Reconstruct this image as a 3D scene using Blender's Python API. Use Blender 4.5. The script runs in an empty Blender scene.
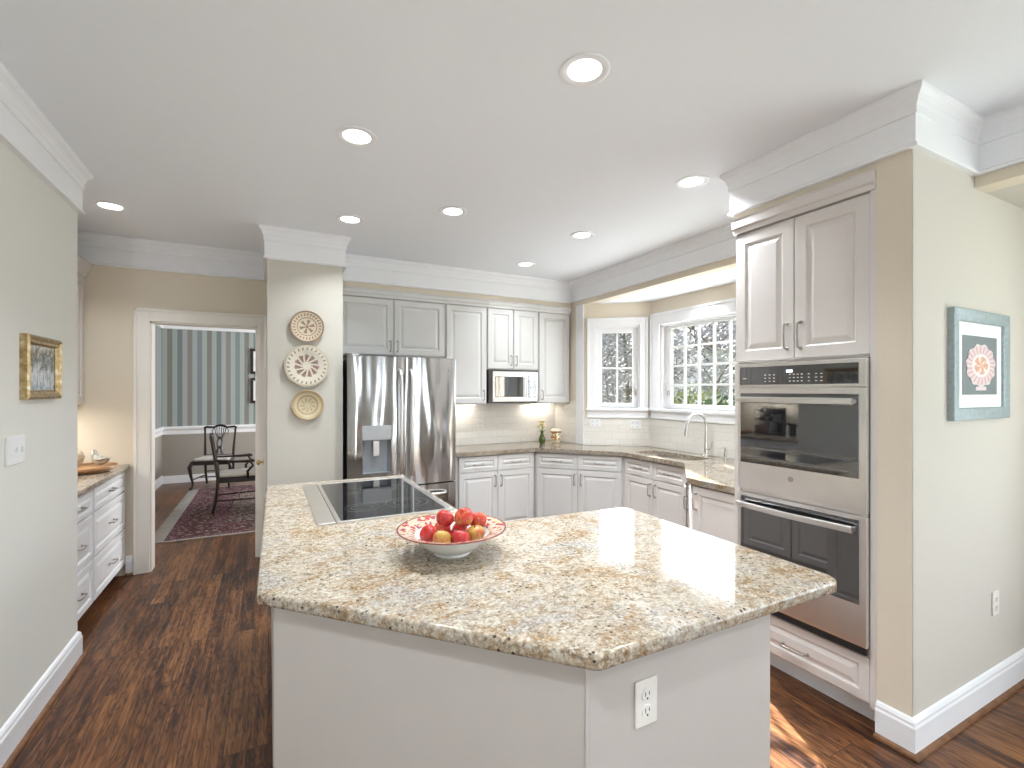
import bpy, bmesh, math, random
from mathutils import Vector, Matrix
random.seed(7)
S = bpy.context.scene
COL = S.collection
PI = math.pi
R = math.radians

# ------------------------------------------------------------------ camera, world, lights, exposure
H_CAM, FPX = 1.52, 475.0
cam_d = bpy.data.cameras.new('camera'); cam = bpy.data.objects.new('camera', cam_d); COL.objects.link(cam)
cam.location = (0, 0, H_CAM); cam.rotation_euler = (R(90), 0, R(-27.2))
cam_d.sensor_width = 36; cam_d.lens = FPX*36/1024
cam_d.shift_y = 6.5/1024; cam_d.clip_start = .02
S.camera = cam
S.view_settings.view_transform = 'Standard'; S.view_settings.look = 'None'
S.view_settings.gamma = 1; S.view_settings.use_curve_mapping = False
S.view_settings.exposure = 0.97

W = bpy.data.worlds.new('sky'); S.world = W; W.use_nodes = True
wn = W.node_tree.nodes; wl = W.node_tree.links
bg = wn['Background']; bg.inputs[1].default_value = .75
tcw = wn.new('ShaderNodeTexCoord'); sepw = wn.new('ShaderNodeSeparateXYZ'); rw = wn.new('ShaderNodeValToRGB')
rw.color_ramp.elements[0].position = 0.0; rw.color_ramp.elements[0].color = (.62, .68, .72, 1)
rw.color_ramp.elements[1].position = .6; rw.color_ramp.elements[1].color = (.55, .72, 1, 1)
e = rw.color_ramp.elements.new(.08); e.color = (.92, .96, 1, 1)
wl.new(tcw.outputs['Generated'], sepw.inputs[0]); wl.new(sepw.outputs['Z'], rw.inputs[0]); wl.new(rw.outputs[0], bg.inputs[0])

def light(name, typ, loc, energy, color=(1, 1, 1), direction=None, size=None, size_y=None, parent=None, spread=None):
    d = bpy.data.lights.new(name, typ); d.energy = energy; d.color = color
    if typ == 'AREA':
        d.shape = 'RECTANGLE' if size_y else 'DISK'; d.size = size
        if size_y: d.size_y = size_y
        if spread: d.spread = R(spread)
    elif typ == 'SUN': d.angle = R(.6)
    elif size: d.shadow_soft_size = size
    o = bpy.data.objects.new(name, d); COL.objects.link(o); o.location = loc
    if direction is not None: o.rotation_euler = Vector(direction).to_track_quat('-Z', 'Y').to_euler()
    if parent: o.parent = parent
    return o

SUN_DIR = (-.39, -.787, -.477)
light('sun', 'SUN', (8, 16, 9), 20.0, (1, .98, .94), SUN_DIR)
# added fill lamps at invented rear, breakfast and dining windows; daylight at the bay
FILL_COL = (.83, .935, 1.03)
light('added_rear_fill', 'AREA', (-1.05, -3.84, 1.30), 58, FILL_COL, (.45, 1, .42), .95, 2.0)  # added fill, turned up and sideways to brighten ceiling and oven tower
light('added_rear_fill', 'AREA', (2.55, -3.84, 1.30), 14, FILL_COL, (0, 1, .45), .50, 2.0)  # added narrow fill, placed for streaks in the refrigerator steel
light('added_breakfast_fill', 'AREA', (3.78, -.9, 1.35), 24, FILL_COL, (-1, 0, .1), 2.6, 1.7)  # added fill at an invented breakfast room window
light('daylight_bay_window', 'AREA', (3.672, 3.07, 1.79), 7.5, (.86, .94, 1), (-1, 0, 0), 1.28, .90)
light('daylight_small_window', 'AREA', (3.397, 4.103, 1.78), 2.3, (.86, .94, 1), (-.629, -.777, 0), .36, .80)
light('added_dining_fill', 'AREA', (2.85, 7.4, 1.6), 80, (.95, .97, 1), (-1, 0, -.05), 1.8, 1.5)  # added fill for the dining room, at an unseen invented window

# ------------------------------------------------------------------ node helpers
class N:
    def __init__(s, name):
        s.m = bpy.data.materials.new(name); s.m.use_nodes = True
        s.t = s.m.node_tree; s.n = s.t.nodes; s.l = s.t.links
        s.b = s.n['Principled BSDF']
    def new(s, typ, **kw):
        x = s.n.new(typ)
        for k, v in kw.items(): setattr(x, k, v)
        return x
    def put(s, sock, v):
        if hasattr(v, 'is_linked') or isinstance(v, bpy.types.NodeSocket): s.l.new(v, sock)
        else:
            if isinstance(v, (tuple, list)) and len(v) == 3 and sock.type == 'RGBA': v = (*v, 1)
            sock.default_value = v
    def math(s, op, a, b=0.0, c=None, clamp=False):
        x = s.new('ShaderNodeMath', operation=op, use_clamp=clamp); s.put(x.inputs[0], a); s.put(x.inputs[1], b)
        if c is not None: s.put(x.inputs[2], c)
        return x.outputs[0]
    def obj(s):
        return s.new('ShaderNodeTexCoord').outputs['Object']
    def mapv(s, v, scale=(1, 1, 1), loc=(0, 0, 0), rot=(0, 0, 0)):
        x = s.new('ShaderNodeMapping'); s.l.new(v, x.inputs[0]); x.inputs[1].default_value = loc
        x.inputs[2].default_value = rot; x.inputs[3].default_value = scale; return x.outputs[0]
    def sep(s, v):
        x = s.new('ShaderNodeSeparateXYZ'); s.l.new(v, x.inputs[0]); return x.outputs
    def comb(s, a, b, c=0.0):
        x = s.new('ShaderNodeCombineXYZ'); s.put(x.inputs[0], a); s.put(x.inputs[1], b); s.put(x.inputs[2], c); return x.outputs[0]
    def noise(s, v, scale, detail=4, rough=.5, dist=0.0, out='Fac'):
        x = s.new('ShaderNodeTexNoise'); s.l.new(v, x.inputs['Vector']); x.inputs['Scale'].default_value = scale
        x.inputs['Detail'].default_value = detail; x.inputs['Roughness'].default_value = rough; x.inputs['Distortion'].default_value = dist
        return x.outputs[out]
    def vor(s, v, scale, out='Color', feature='F1'):
        x = s.new('ShaderNodeTexVoronoi', feature=feature); s.l.new(v, x.inputs['Vector']); x.inputs['Scale'].default_value = scale
        return x.outputs[out]
    def ramp(s, f, stops, interp='LINEAR'):
        x = s.new('ShaderNodeValToRGB'); s.l.new(f, x.inputs[0]); cr = x.color_ramp; cr.interpolation = interp
        while len(cr.elements) < len(stops): cr.elements.new(.5)
        for el, (p, c) in zip(cr.elements, stops):
            el.position = p; el.color = (*c, 1) if len(c) == 3 else c
        return x.outputs[0]
    def mix(s, f, a, b, typ='MIX'):
        x = s.new('ShaderNodeMix', data_type='RGBA', blend_type=typ); s.put(x.inputs[0], f); s.put(x.inputs[6], a); s.put(x.inputs[7], b)
        return x.outputs[2]
    def bump(s, h, dist=.002, strength=.5):
        x = s.new('ShaderNodeBump'); s.l.new(h, x.inputs['Height']); x.inputs['Distance'].default_value = dist
        x.inputs['Strength'].default_value = strength; s.l.new(x.outputs[0], s.b.inputs['Normal'])
    def set(s, col=None, rough=None, metal=None, **kw):
        if col is not None: s.put(s.b.inputs['Base Color'], col)
        if rough is not None: s.put(s.b.inputs['Roughness'], rough)
        if metal is not None: s.put(s.b.inputs['Metallic'], metal)
        for k, v in kw.items(): s.put(s.b.inputs[k.replace('_', ' ')], v)
        return s

def c255(r, g, b):
    f = lambda v: (v/255/12.92 if v/255 <= .04045 else ((v/255+.055)/1.055)**2.4)
    return (f(r), f(g), f(b))

def plain(name, col, rough=.5, metal=0.0, nscale=None, nd=.0006, var=.05, **kw):
    n = N(name); o = n.obj(); c = (*col, 1)
    f = n.noise(o, nscale or 9, 3)
    dark = tuple(x*(1-var) for x in col); lite = tuple(min(1, x*(1+var)) for x in col)
    n.set(n.ramp(f, [(.3, dark), (.7, lite)]), rough, metal, **kw)
    if nscale: n.bump(f, nd, .4)
    return n.m

M = {}
M['wall_tan'] = plain('tan wall paint', (.74, .66, .535), .85, 0, 180, .0004, .02)
M['wall_gray'] = plain('stone gray wall paint', (.70, .685, .63), .85, 0, 180, .0004, .02)
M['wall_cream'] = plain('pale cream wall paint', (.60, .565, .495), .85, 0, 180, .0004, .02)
M['ceiling'] = plain('ceiling paint', (.86, .88, .91), .95, 0, 200, .0003, .01)
M['trim'] = plain('white trim paint', (.86, .86, .87), .38, 0, None, 0, .01)
M['cream_trim'] = plain('cream door casing paint', (.82, .77, .70), .4, 0, None, 0, .01)
M['cab'] = plain('cabinet paint', (.70, .655, .62), .36, 0, None, 0, .012)
M['cab_back'] = plain('cabinet paint cool', (.68, .67, .65), .36, 0, None, 0, .012)
M['buffet'] = plain('white buffet paint', (.82, .82, .83), .36, 0, None, 0, .012)
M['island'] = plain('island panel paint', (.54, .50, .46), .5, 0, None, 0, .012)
M['pewter'] = plain('brushed pewter', (.42, .39, .36), .3, 1.0, 80, .0002, .1)
M['chrome'] = plain('polished chrome', (.75, .75, .76), .1, 1.0)
M['black'] = plain('black enamel', (.012, .012, .013), .3)
M['blackmatte'] = plain('matte black', (.01, .01, .01), .7)
M['darkglass'] = plain('dark oven glass', (.012, .012, .014), .03, 0, None, 0, .01, Specular_IOR_Level=.95, IOR=1.8)
M['cookglass'] = plain('black ceramic glass', (.008, .008, .009), .04, 0, None, 0, .01, IOR=1.65)
M['brass'] = plain('aged brass', (.55, .40, .16), .3, 1.0)
M['plastic'] = plain('almond plastic', (.80, .77, .71), .35)
M['plastic_white'] = plain('white plastic', (.80, .80, .79), .35)
M['slot'] = plain('dark socket slot', (.03, .03, .03), .6)
M['mahogany'] = plain('dark mahogany', (.012, .005, .004), .32, 0, 30, .0003, .4)
M['seatcloth'] = plain('cream seat cloth', (.58, .55, .50), .9, 0, 260, .001, .1)
M['porcelain'] = plain('white porcelain', (.80, .79, .74), .12, 0, None, 0, .01)
M['white_mat'] = plain('white picture mat', (.85, .86, .86), .7)
M['silver_frame'] = plain('blue gray silver frame', (.36, .43, .44), .35, .35, 60, .0006, .12)
M['traywood'] = plain('honey wood tray', (.42, .21, .085), .4, 0, 20, .0004, .25)
M['crock'] = plain('cream pottery', (.62, .53, .40), .4, 0, 12, .0006, .1)
M['bird'] = plain('gray glazed pottery', (.42, .41, .36), .3, 0, 40, .0006, .45)
M['green_glass'] = plain('green glass', (.10, .14, .02), .1, 0, None, 0, .1, Transmission_Weight=.35)
M['petal'] = plain('yellow petals', (.95, .75, .12), .6)
M['leaf_green'] = plain('flower leaves', (.10, .20, .03), .6)
M['bark'] = plain('tree bark', (.22, .18, .15), .9, 0, 14, .01, .3)
M['shoe'] = plain('stained oak shoe moulding', (.20, .095, .045), .35, 0, 25, .0004, .3)
M['stem'] = plain('apple stem', (.06, .035, .015), .8)
M['house'] = plain('pale siding', (.45, .50, .54), .8, 0, 5, .002, .08)

def emis(name, col, st):
    n = N(name); n.set((0, 0, 0), .6); n.put(n.b.inputs['Emission Color'], col); n.b.inputs['Emission Strength'].default_value = st; return n.m
M['lens'] = emis('lit frosted lens', (1, .98, .93), 3.0)
M['display'] = emis('lit display', (.85, .95, 1), 1.2)
M['undercab'] = emis('lit cabinet strip', (1, .93, .80), 5.0)

def mk_steel():
    n = N('brushed stainless steel'); o = n.obj()
    st = n.noise(n.mapv(o, (400, 400, 3)), 1.0, 2)
    wav = n.noise(n.mapv(o, (5.0, 5.0, .9)), 1.0, 1, .4)
    fine = n.noise(n.mapv(o, (260, 260, 4)), 1.0, 2)
    n.set(n.ramp(st, [(.3, (.40, .395, .39)), (.7, (.49, .485, .48))]), .13, 1.0)
    h = n.math('ADD', wav, n.math('MULTIPLY', fine, .004))
    n.bump(h, .034, .9); return n.m
M['steel'] = mk_steel()
M['steel_flat'] = plain('satin steel trim', (.76, .74, .72), .30, 1.0, None, 0, .03)

def mk_floor(name, tint):
    n = N(name); o = n.obj(); x, y, z = n.sep(o)[:3]
    v = n.comb(y, x, 0.0)
    br = n.new('ShaderNodeTexBrick', offset=.37, offset_frequency=3, squash=1.0)
    n.l.new(v, br.inputs['Vector']); br.inputs['Scale'].default_value = 1
    br.inputs['Color1'].default_value = (0, 0, 0, 1); br.inputs['Color2'].default_value = (1, 1, 1, 1); br.inputs['Mortar'].default_value = (.5, .5, .5, 1)
    br.inputs['Mortar Size'].default_value = .0011; br.inputs['Mortar Smooth'].default_value = .2
    br.inputs['Brick Width'].default_value = 1.15; br.inputs['Row Height'].default_value = .083
    pid = n.sep(br.outputs['Color'])[0]
    off = n.math('MULTIPLY', pid, 37.0)
    gx = n.math('ADD', x, off)
    g1 = n.noise(n.comb(n.math('MULTIPLY', gx, 55.0), n.math('MULTIPLY', y, 3.2), off), 1.0, 5, .65, .6)
    # cathedral figure
    warp = n.noise(n.comb(n.math('MULTIPLY', gx, 9.0), n.math('MULTIPLY', y, 1.6), off), 1.0, 3, .55)
    ring = n.math('SINE', n.math('MULTIPLY', warp, 90.0))
    ring = n.math('MULTIPLY_ADD', ring, .5, .5)
    big = n.noise(n.comb(n.math('MULTIPLY', x, 2.0), n.math('MULTIPLY', y, 1.1), 0.0), 1.0, 3)
    f = n.math('MULTIPLY_ADD', g1, .90, n.math('MULTIPLY', pid, .20))
    f = n.math('ADD', f, n.math('MULTIPLY', big, .40))
    f = n.math('SUBTRACT', f, n.math('MULTIPLY', n.math('POWER', ring, 3.0), .11))
    t = tint
    col = n.ramp(f, [(.46, (.014*t[0], .006*t[1], .004*t[2])), (.60, (.052*t[0], .0185*t[1], .0085*t[2])),
                     (.74, (.14*t[0], .054*t[1], .019*t[2])), (.92, (.28*t[0], .125*t[1], .046*t[2]))])
    col = n.mix(br.outputs['Fac'], col, (.012, .006, .004))
    n.set(col, n.math('MULTIPLY_ADD', g1, .16, .24), 0, Specular_IOR_Level=.35)
    h = n.math('SUBTRACT', n.math('MULTIPLY', g1, .25), br.outputs['Fac'])
    n.bump(h, .0012, .5); return n.m
M['floor'] = mk_floor('stained oak plank floor', (1, 1, 1))

def mk_granite(name, dark=0.0):
    n = N(name); o = n.obj()
    flow = n.mapv(o, (1.0, 1.2, 1.1), rot=(0, 0, R(32)))
    warp = n.noise(flow, 3.0, 4, .6, .0, 'Color')
    wv = n.mix(.12, flow, warp, 'ADD')
    base = n.ramp(n.noise(wv, 42, 6, .8), [(.33, (.13, .095, .07)), (.43, (.34, .27, .195)), (.52, (.52, .455, .365)), (.70, (.68, .65, .59))])
    gold = n.ramp(n.noise(wv, 5.5, 6, .75, .8), [(.49, (0, 0, 0)), (.62, (.85, .85, .85))])
    col = n.mix(gold, base, n.ramp(n.noise(o, 60, 3, .7), [(.35, (.13, .07, .03)), (.52, (.36, .22, .10)), (.7, (.56, .42, .25))]))
    gray = n.ramp(n.noise(n.mapv(wv, loc=(5, 3, 1)), 5.0, 5, .72, .6), [(.51, (0, 0, 0)), (.64, (.75, .75, .75))])
    col = n.mix(gray, col, n.ramp(n.noise(o, 90, 3, .6), [(.38, (.20, .185, .175)), (.6, (.56, .54, .52))]))
    cell = n.vor(o, 130, 'Color'); cr = n.sep(cell)[0]
    col = n.mix(n.math('MULTIPLY', n.math('GREATER_THAN', cr, .86), .5), col, (.70, .66, .58))
    col = n.mix(.75, col, n.ramp(n.sep(n.vor(o, 210, 'Color'))[2], [(0, (.62, .58, .52)), (.5, (.95, .93, .90)), (1, (1, 1, 1))]), 'MULTIPLY')
    sp = n.vor(n.mapv(o, loc=(3, 1, 2)), 75, 'Distance'); sc = n.sep(n.vor(n.mapv(o, loc=(3, 1, 2)), 75, 'Color'))[1]
    spk = n.math('MULTIPLY', n.math('LESS_THAN', sp, .34), n.math('GREATER_THAN', sc, .80))
    clus = n.ramp(n.noise(o, 9, 3), [(.42, (0, 0, 0)), (.58, (1, 1, 1))])
    spk = n.math('MULTIPLY', spk, n.math('MULTIPLY_ADD', n.sep(clus)[0], .75, .2))
    col = n.mix(spk, col, (.045, .035, .035))
    if dark: col = n.mix(dark, col, (.22, .22, .21), 'MULTIPLY')
    n.set(n.mix(1.0, col, (.93, .92, .90), 'MULTIPLY'), .07, 0, IOR=1.55); return n.m
M['granite'] = mk_granite('gold and cream granite')
M['granite2'] = mk_granite('gray speckled granite', .32)

def mk_tile():
    n = N('tumbled travertine subway tile'); x, y, z = n.sep(n.obj())[:3]
    br = n.new('ShaderNodeTexBrick', offset=.5); v = n.comb(x, z, 0.0); n.l.new(v, br.inputs['Vector'])
    for k, val in (('Scale', 1), ('Mortar Size', .0022), ('Mortar Smooth', .35), ('Brick Width', .152), ('Row Height', .076)): br.inputs[k].default_value = val
    br.inputs['Color1'].default_value = (.80, .765, .70, 1); br.inputs['Color2'].default_value = (.74, .71, .655, 1); br.inputs['Mortar'].default_value = (.60, .575, .53, 1)
    ns = n.noise(v, 45, 4)
    n.set(n.mix(.25, br.outputs['Color'], n.ramp(ns, [(.3, (.70, .64, .55)), (.7, (.9, .88, .84))])), .38)
    n.bump(n.math('ADD', n.math('MULTIPLY', ns, .3), n.math('SUBTRACT', 1.0, br.outputs['Fac'])), .0016, .6); return n.m
M['tile'] = mk_tile()

def mk_wallpaper():
    n = N('striped wallpaper'); x, y, z = n.sep(n.obj())[:3]
    f = n.math('FRACT', n.math('MULTIPLY', x, 1/.55))
    col = n.ramp(f, [(0, (.215, .25, .255)), (.125, (.37, .41, .39)), (.25, (.22, .215, .19)), (.375, (.35, .395, .375)),
                     (.5, (.185, .22, .225)), (.625, (.38, .385, .385)), (.75, (.24, .235, .215)), (.875, (.35, .40, .39))], 'CONSTANT')
    n.set(col, .7); return n.m
M['wallpaper'] = mk_wallpaper()
M['wainscot'] = plain('taupe wainscot paint', (.36, .33, .29), .8, 0, 120, .0004, .03)

def mk_rug(border=True):
    n = N('oriental rug'); x, y, z = n.sep(n.obj())[:3]      # object origin is the rug centre
    ax = n.math('ABSOLUTE', x); ay = n.math('ABSOLUTE', y)
    dx = n.math('SUBTRACT', 1.20, ax); dy = n.math('SUBTRACT', 1.45, ay); d = n.math('MINIMUM', dx, dy)
    o = n.obj()
    motif = n.vor(o, 16, 'Distance'); cid = n.sep(n.vor(o, 16, 'Color'))[0]
    m2 = n.vor(o, 44, 'Color'); c2 = n.sep(m2)[1]
    field = n.ramp(c2, [(0, (.30, .25, .21)), (.3, (.10, .025, .022)), (.55, (.32, .28, .24)), (.75, (.03, .03, .045)), (.9, (.26, .15, .11))], 'CONSTANT')
    bord = n.ramp(c2, [(0, (.085, .012, .010)), (.35, (.018, .018, .028)), (.6, (.13, .04, .03)), (.82, (.30, .24, .20))], 'CONSTANT')
    guard = n.ramp(n.sep(n.vor(o, 60, 'Color'))[0], [(0, (.13, .03, .05)), (.5, (.28, .2, .17)), (.75, (.05, .02, .05))], 'CONSTANT')
    s1 = n.math('GREATER_THAN', d, .52); s2 = n.math('LESS_THAN', d, .09)
    s3 = n.math('MULTIPLY', n.math('GREATER_THAN', d, .38), n.math('LESS_THAN', d, .47))
    col = n.mix(s1, bord, field); col = n.mix(s2, col, guard); col = n.mix(s3, col, guard)
    ln = n.math('LESS_THAN', n.math('PINGPONG', n.math('ADD', d, .006), .0), .1)
    n.set(n.mix(.25, col, n.ramp(motif, [(.1, (.30, .24, .22)), (.4, (.06, .012, .03))])), .95); n.bump(n.noise(o, 400, 2), .002, .5); return n.m
M['rug'] = mk_rug()
M['fringe'] = plain('rug fringe', (.44, .42, .38), .95, 0, 140, .003, .2)

def mk_apple(name, a, b, th):
    n = N(name); o = n.obj()
    f = n.noise(o, 26, 3, .6); st = n.noise(n.mapv(o, (160, 160, 12)), 1.0, 3)
    k = n.math('MULTIPLY_ADD', st, .45, f)
    n.set(n.ramp(k, [(th-.14, a), (th+.12, b)]), .22, 0, Coat_Weight=.3); return n.m
RED = (.36, .010, .012); YEL = (.50, .28, .08)
M['apple_red'] = mk_apple('red apple skin', RED, (.50, .035, .025), .75)
M['apple_mix'] = mk_apple('red and gold apple skin', (.46, .04, .022), YEL, .86)
M['apple_gold'] = mk_apple('gold apple skin', (.44, .27, .05), (.42, .04, .025), .80)

def polar_mat(name, base, layers, rough=.25):
    """layers: (r0, r1, petals, threshold, colour, swirl): radial pattern in local XZ"""
    n = N(name); o = n.obj(); x, y, z = n.sep(o)[:3]
    r = n.math('SQRT', n.math('ADD', n.math('MULTIPLY', x, x), n.math('MULTIPLY', z, z))); th = n.math('ARCTAN2', z, x)
    col = n.mix(n.noise(o, 60, 3), tuple(v*.86 for v in base), base)
    for r0, r1, k, thr, c, sw in layers:
        m = n.math('MULTIPLY', n.math('GREATER_THAN', r, r0), n.math('LESS_THAN', r, r1))
        if k:
            s = n.math('SINE', n.math('ADD', n.math('MULTIPLY', th, float(k)), n.math('MULTIPLY', r, sw)))
            m = n.math('MULTIPLY', m, n.math('GREATER_THAN', s, thr))
        col = n.mix(n.math('MULTIPLY', m, .85), col, c)
    n.set(col, rough); return n.m
M['plate_a'] = polar_mat('brown bordered plate glaze', (.62, .52, .38), [(.112, .13, 0, 0, (.26, .16, .09), 0), (.085, .105, 26, .2, (.22, .12, .08), 60), (.068, .074, 0, 0, (.20, .11, .07), 0), (0.014, .055, 6, .1, (.20, .13, .09), 0), (0, .012, 0, 0, (.25, .12, .08), 0)])
M['plate_b'] = polar_mat('ivory plate with petal rosette', (.72, .66, .54), [(.125, .145, 26, .45, (.22, .15, .12), 40), (.03, .092, 11, .25, (.34, .17, .12), 30), (.045, .085, 11, .2, (.18, .11, .10), 55), (.15, .17, 0, 0, (.50, .42, .30), 0)])
M['plate_c'] = polar_mat('small tan plate glaze', (.62, .52, .34), [(.098, .12, 0, 0, (.42, .30, .15), 0), (.066, .078, 0, 0, (.36, .25, .13), 0), (.02, .055, 9, .1, (.38, .30, .16), 80)])

def mk_bowlrim():
    n = N('painted bowl rim'); o = n.obj(); x, y, z = n.sep(o)[:3]
    r = n.math('SQRT', n.math('ADD', n.math('MULTIPLY', x, x), n.math('MULTIPLY', y, y)))
    cid = n.sep(n.vor(o, 62, 'Color'))[0]; dd = n.vor(o, 62, 'Distance')
    col = n.ramp(cid, [(0, (.50, .38, .29)), (.24, (.36, .05, .05)), (.46, (.60, .38, .18)), (.6, (.52, .38, .29)), (.74, (.22, .05, .09)), (.86, (.42, .16, .08))], 'CONSTANT')
    col = n.mix(n.math('GREATER_THAN', dd, .62), col, (.56, .46, .36))
    col = n.mix(n.math('GREATER_THAN', r, .1965), col, (.20, .035, .03))
    n.set(col, .15); return n.m
M['bowlrim'] = mk_bowlrim()

def mk_painting():
    n = N('winter landscape painting'); o = n.obj(); x, y, z = n.sep(o)[:3]
    f = n.noise(o, 26, 5, .7); zz = n.math('MULTIPLY_ADD', z, 2.2, n.math('MULTIPLY', f, .9))
    col = n.ramp(zz, [(.16, (.30, .34, .38)), (.36, (.68, .69, .70)), (.50, (.30, .31, .30)), (.56, (.08, .085, .07)), (.62, (.34, .30, .22)), (.74, (.70, .66, .62))])
    st = n.noise(n.mapv(o, (90, 90, 16)), 1.0, 4, .7)
    n.set(n.mix(n.math('MULTIPLY', n.math('GREATER_THAN', st, .55), .6), col, (.12, .13, .12)), .5); return n.m
M['painting'] = mk_painting()

def mk_gold():
    n = N('gilt frame'); o = n.obj()
    n.set(n.ramp(n.noise(o, 40, 4, .6), [(.3, (.27, .17, .07)), (.55, (.46, .34, .17)), (.75, (.66, .60, .45))]), .32, .7); n.bump(n.noise(o, 120, 3), .001, .5); return n.m
M['gold'] = mk_gold()

def mk_jar():
    n = N('painted jar glaze'); o = n.obj(); x, y, z = n.sep(o)[:3]
    m = n.noise(o, 34, 2, .5); band = n.math('LESS_THAN', n.math('ABSOLUTE', n.math('SUBTRACT', z, .075)), .045)
    col = n.ramp(m, [(.0, (.82, .74, .58)), (.50, (.82, .74, .58)), (.53, (.15, .25, .10)), (.58, (.50, .09, .04)), (.63, (.70, .45, .10))], 'CONSTANT')
    n.set(n.mix(band, (.82, .74, .58), col), .2); return n.m
M['jar'] = mk_jar()

def mk_glass():
    n = N('window glass'); n.n.remove(n.b)
    tr = n.new('ShaderNodeBsdfTransparent'); gl = n.new('ShaderNodeBsdfGlossy'); gl.inputs['Roughness'].default_value = .01
    fr = n.new('ShaderNodeFresnel'); fr.inputs[0].default_value = 1.45; mx = n.new('ShaderNodeMixShader')
    bf = n.new('ShaderNodeNewGeometry').outputs['Backfacing']; n.l.new(n.math('MULTIPLY', fr.outputs[0], n.math('SUBTRACT', 1.0, bf)), mx.inputs[0]); n.l.new(tr.outputs[0], mx.inputs[1]); n.l.new(gl.outputs[0], mx.inputs[2])
    n.l.new(mx.outputs[0], n.n['Material Output'].inputs[0]); return n.m
M['glass'] = mk_glass()

def leafmat(name, a, b):
    n = N(name); o = n.obj(); n.set(n.ramp(n.noise(o, 3, 3), [(.35, a), (.65, b)]), .7); return n.m
M['leaf_dark'] = leafmat('evergreen leaves', (.035, .07, .025), (.12, .19, .06))
M['leaf_pale'] = leafmat('pale yellow green leaves', (.20, .25, .07), (.42, .42, .14))
M['leaf_gray'] = leafmat('gray brown winter twigs', (.26, .26, .26), (.46, .45, .44))
M['grass'] = leafmat('lawn grass', (.12, .16, .05), (.25, .27, .10))

# ------------------------------------------------------------------ mesh helpers
def B(): return bmesh.new()
def box(bm, a, b, bev=0.0):
    x0, y0, z0 = a; x1, y1, z1 = b
    vs = [bm.verts.new(p) for p in ((x0,y0,z0),(x1,y0,z0),(x1,y1,z0),(x0,y1,z0),(x0,y0,z1),(x1,y0,z1),(x1,y1,z1),(x0,y1,z1))]
    fs = [bm.faces.new([vs[i] for i in f]) for f in ((3,2,1,0),(4,5,6,7),(0,1,5,4),(1,2,6,5),(2,3,7,6),(3,0,4,7))]
    if bev: bmesh.ops.bevel(bm, geom=list({e for f in fs for e in f.edges}), offset=bev, segments=2, affect='EDGES', profile=.6)
def frames(pts):
    pts = [Vector(p) for p in pts]; out = []; n = None
    for i, p in enumerate(pts):
        t = ((pts[min(i+1, len(pts)-1)]-pts[max(i-1, 0)])).normalized()
        if n is None: n = t.orthogonal().normalized()
        else: n = (n-t*n.dot(t)).normalized()
        out.append((p, n, t.cross(n)))
    return out
def tube(bm, pts, r, seg=10, cap=True):
    rs = r if isinstance(r, (list, tuple)) else [r]*len(pts); prev = None; first = None
    for (p, n, b), rr in zip(frames(pts), rs):
        ring = [bm.verts.new(p+n*rr*math.cos(2*PI*k/seg)+b*rr*math.sin(2*PI*k/seg)) for k in range(seg)]
        if prev:
            for k in range(seg): bm.faces.new([prev[k], prev[(k+1) % seg], ring[(k+1) % seg], ring[k]])
        else: first = ring
        prev = ring
    if cap: bm.faces.new(first[::-1]); bm.faces.new(prev)
def lathe(bm, prof, seg=32, c=(0, 0, 0), axis='z', close=False):
    cx, cy, cz = c; rings = []
    for r, h in prof:
        if r < 1e-6: pts = [(0, 0, h)]
        else: pts = [(r*math.cos(2*PI*k/seg), r*math.sin(2*PI*k/seg), h) for k in range(seg)]
        if axis == 'y': pts = [(x, -z, y) for x, y, z in pts]      # h grows towards -y
        rings.append([bm.verts.new((cx+x, cy+y, cz+z)) for x, y, z in pts])
    for a, b in zip(rings, rings[1:]):
        if len(a) == 1 and len(b) == 1: continue
        for k in range(seg):
            k2 = (k+1) % seg
            if len(a) == 1: bm.faces.new([a[0], b[k2], b[k]])
            elif len(b) == 1: bm.faces.new([a[k], a[k2], b[0]])
            else: bm.faces.new([a[k], a[k2], b[k2], b[k]])
def prism(bm, poly, z0, z1, bev=0.0, seg=3, hole=None):
    if hole:
        def loop(ps):
            v = [bm.verts.new((*p, z0)) for p in ps]; return [bm.edges.new((v[i], v[(i+1) % len(v)])) for i in range(len(v))]
        es = loop(poly)+loop(hole); r = bmesh.ops.triangle_fill(bm, use_beauty=True, use_dissolve=False, edges=es)
        fs = [g for g in r['geom'] if isinstance(g, bmesh.types.BMFace)]
        ex = bmesh.ops.extrude_face_region(bm, geom=fs)
        for v in [g for g in ex['geom'] if isinstance(g, bmesh.types.BMVert)]: v.co.z = z1
        bmesh.ops.recalc_face_normals(bm, faces=bm.faces[:]); return
    bot = [bm.verts.new((*p, z0)) for p in poly]; top = [bm.verts.new((*p, z1)) for p in poly]; n = len(poly)
    fb = bm.faces.new(bot[::-1]); ft = bm.faces.new(top)
    for i in range(n): bm.faces.new([bot[i], bot[(i+1) % n], top[(i+1) % n], top[i]])
    bmesh.ops.recalc_face_normals(bm, faces=bm.faces[:])
    if bev:
        es = list(set(ft.edges) | set(fb.edges)); bmesh.ops.bevel(bm, geom=es, offset=bev, segments=seg, affect='EDGES', profile=.5)
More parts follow.
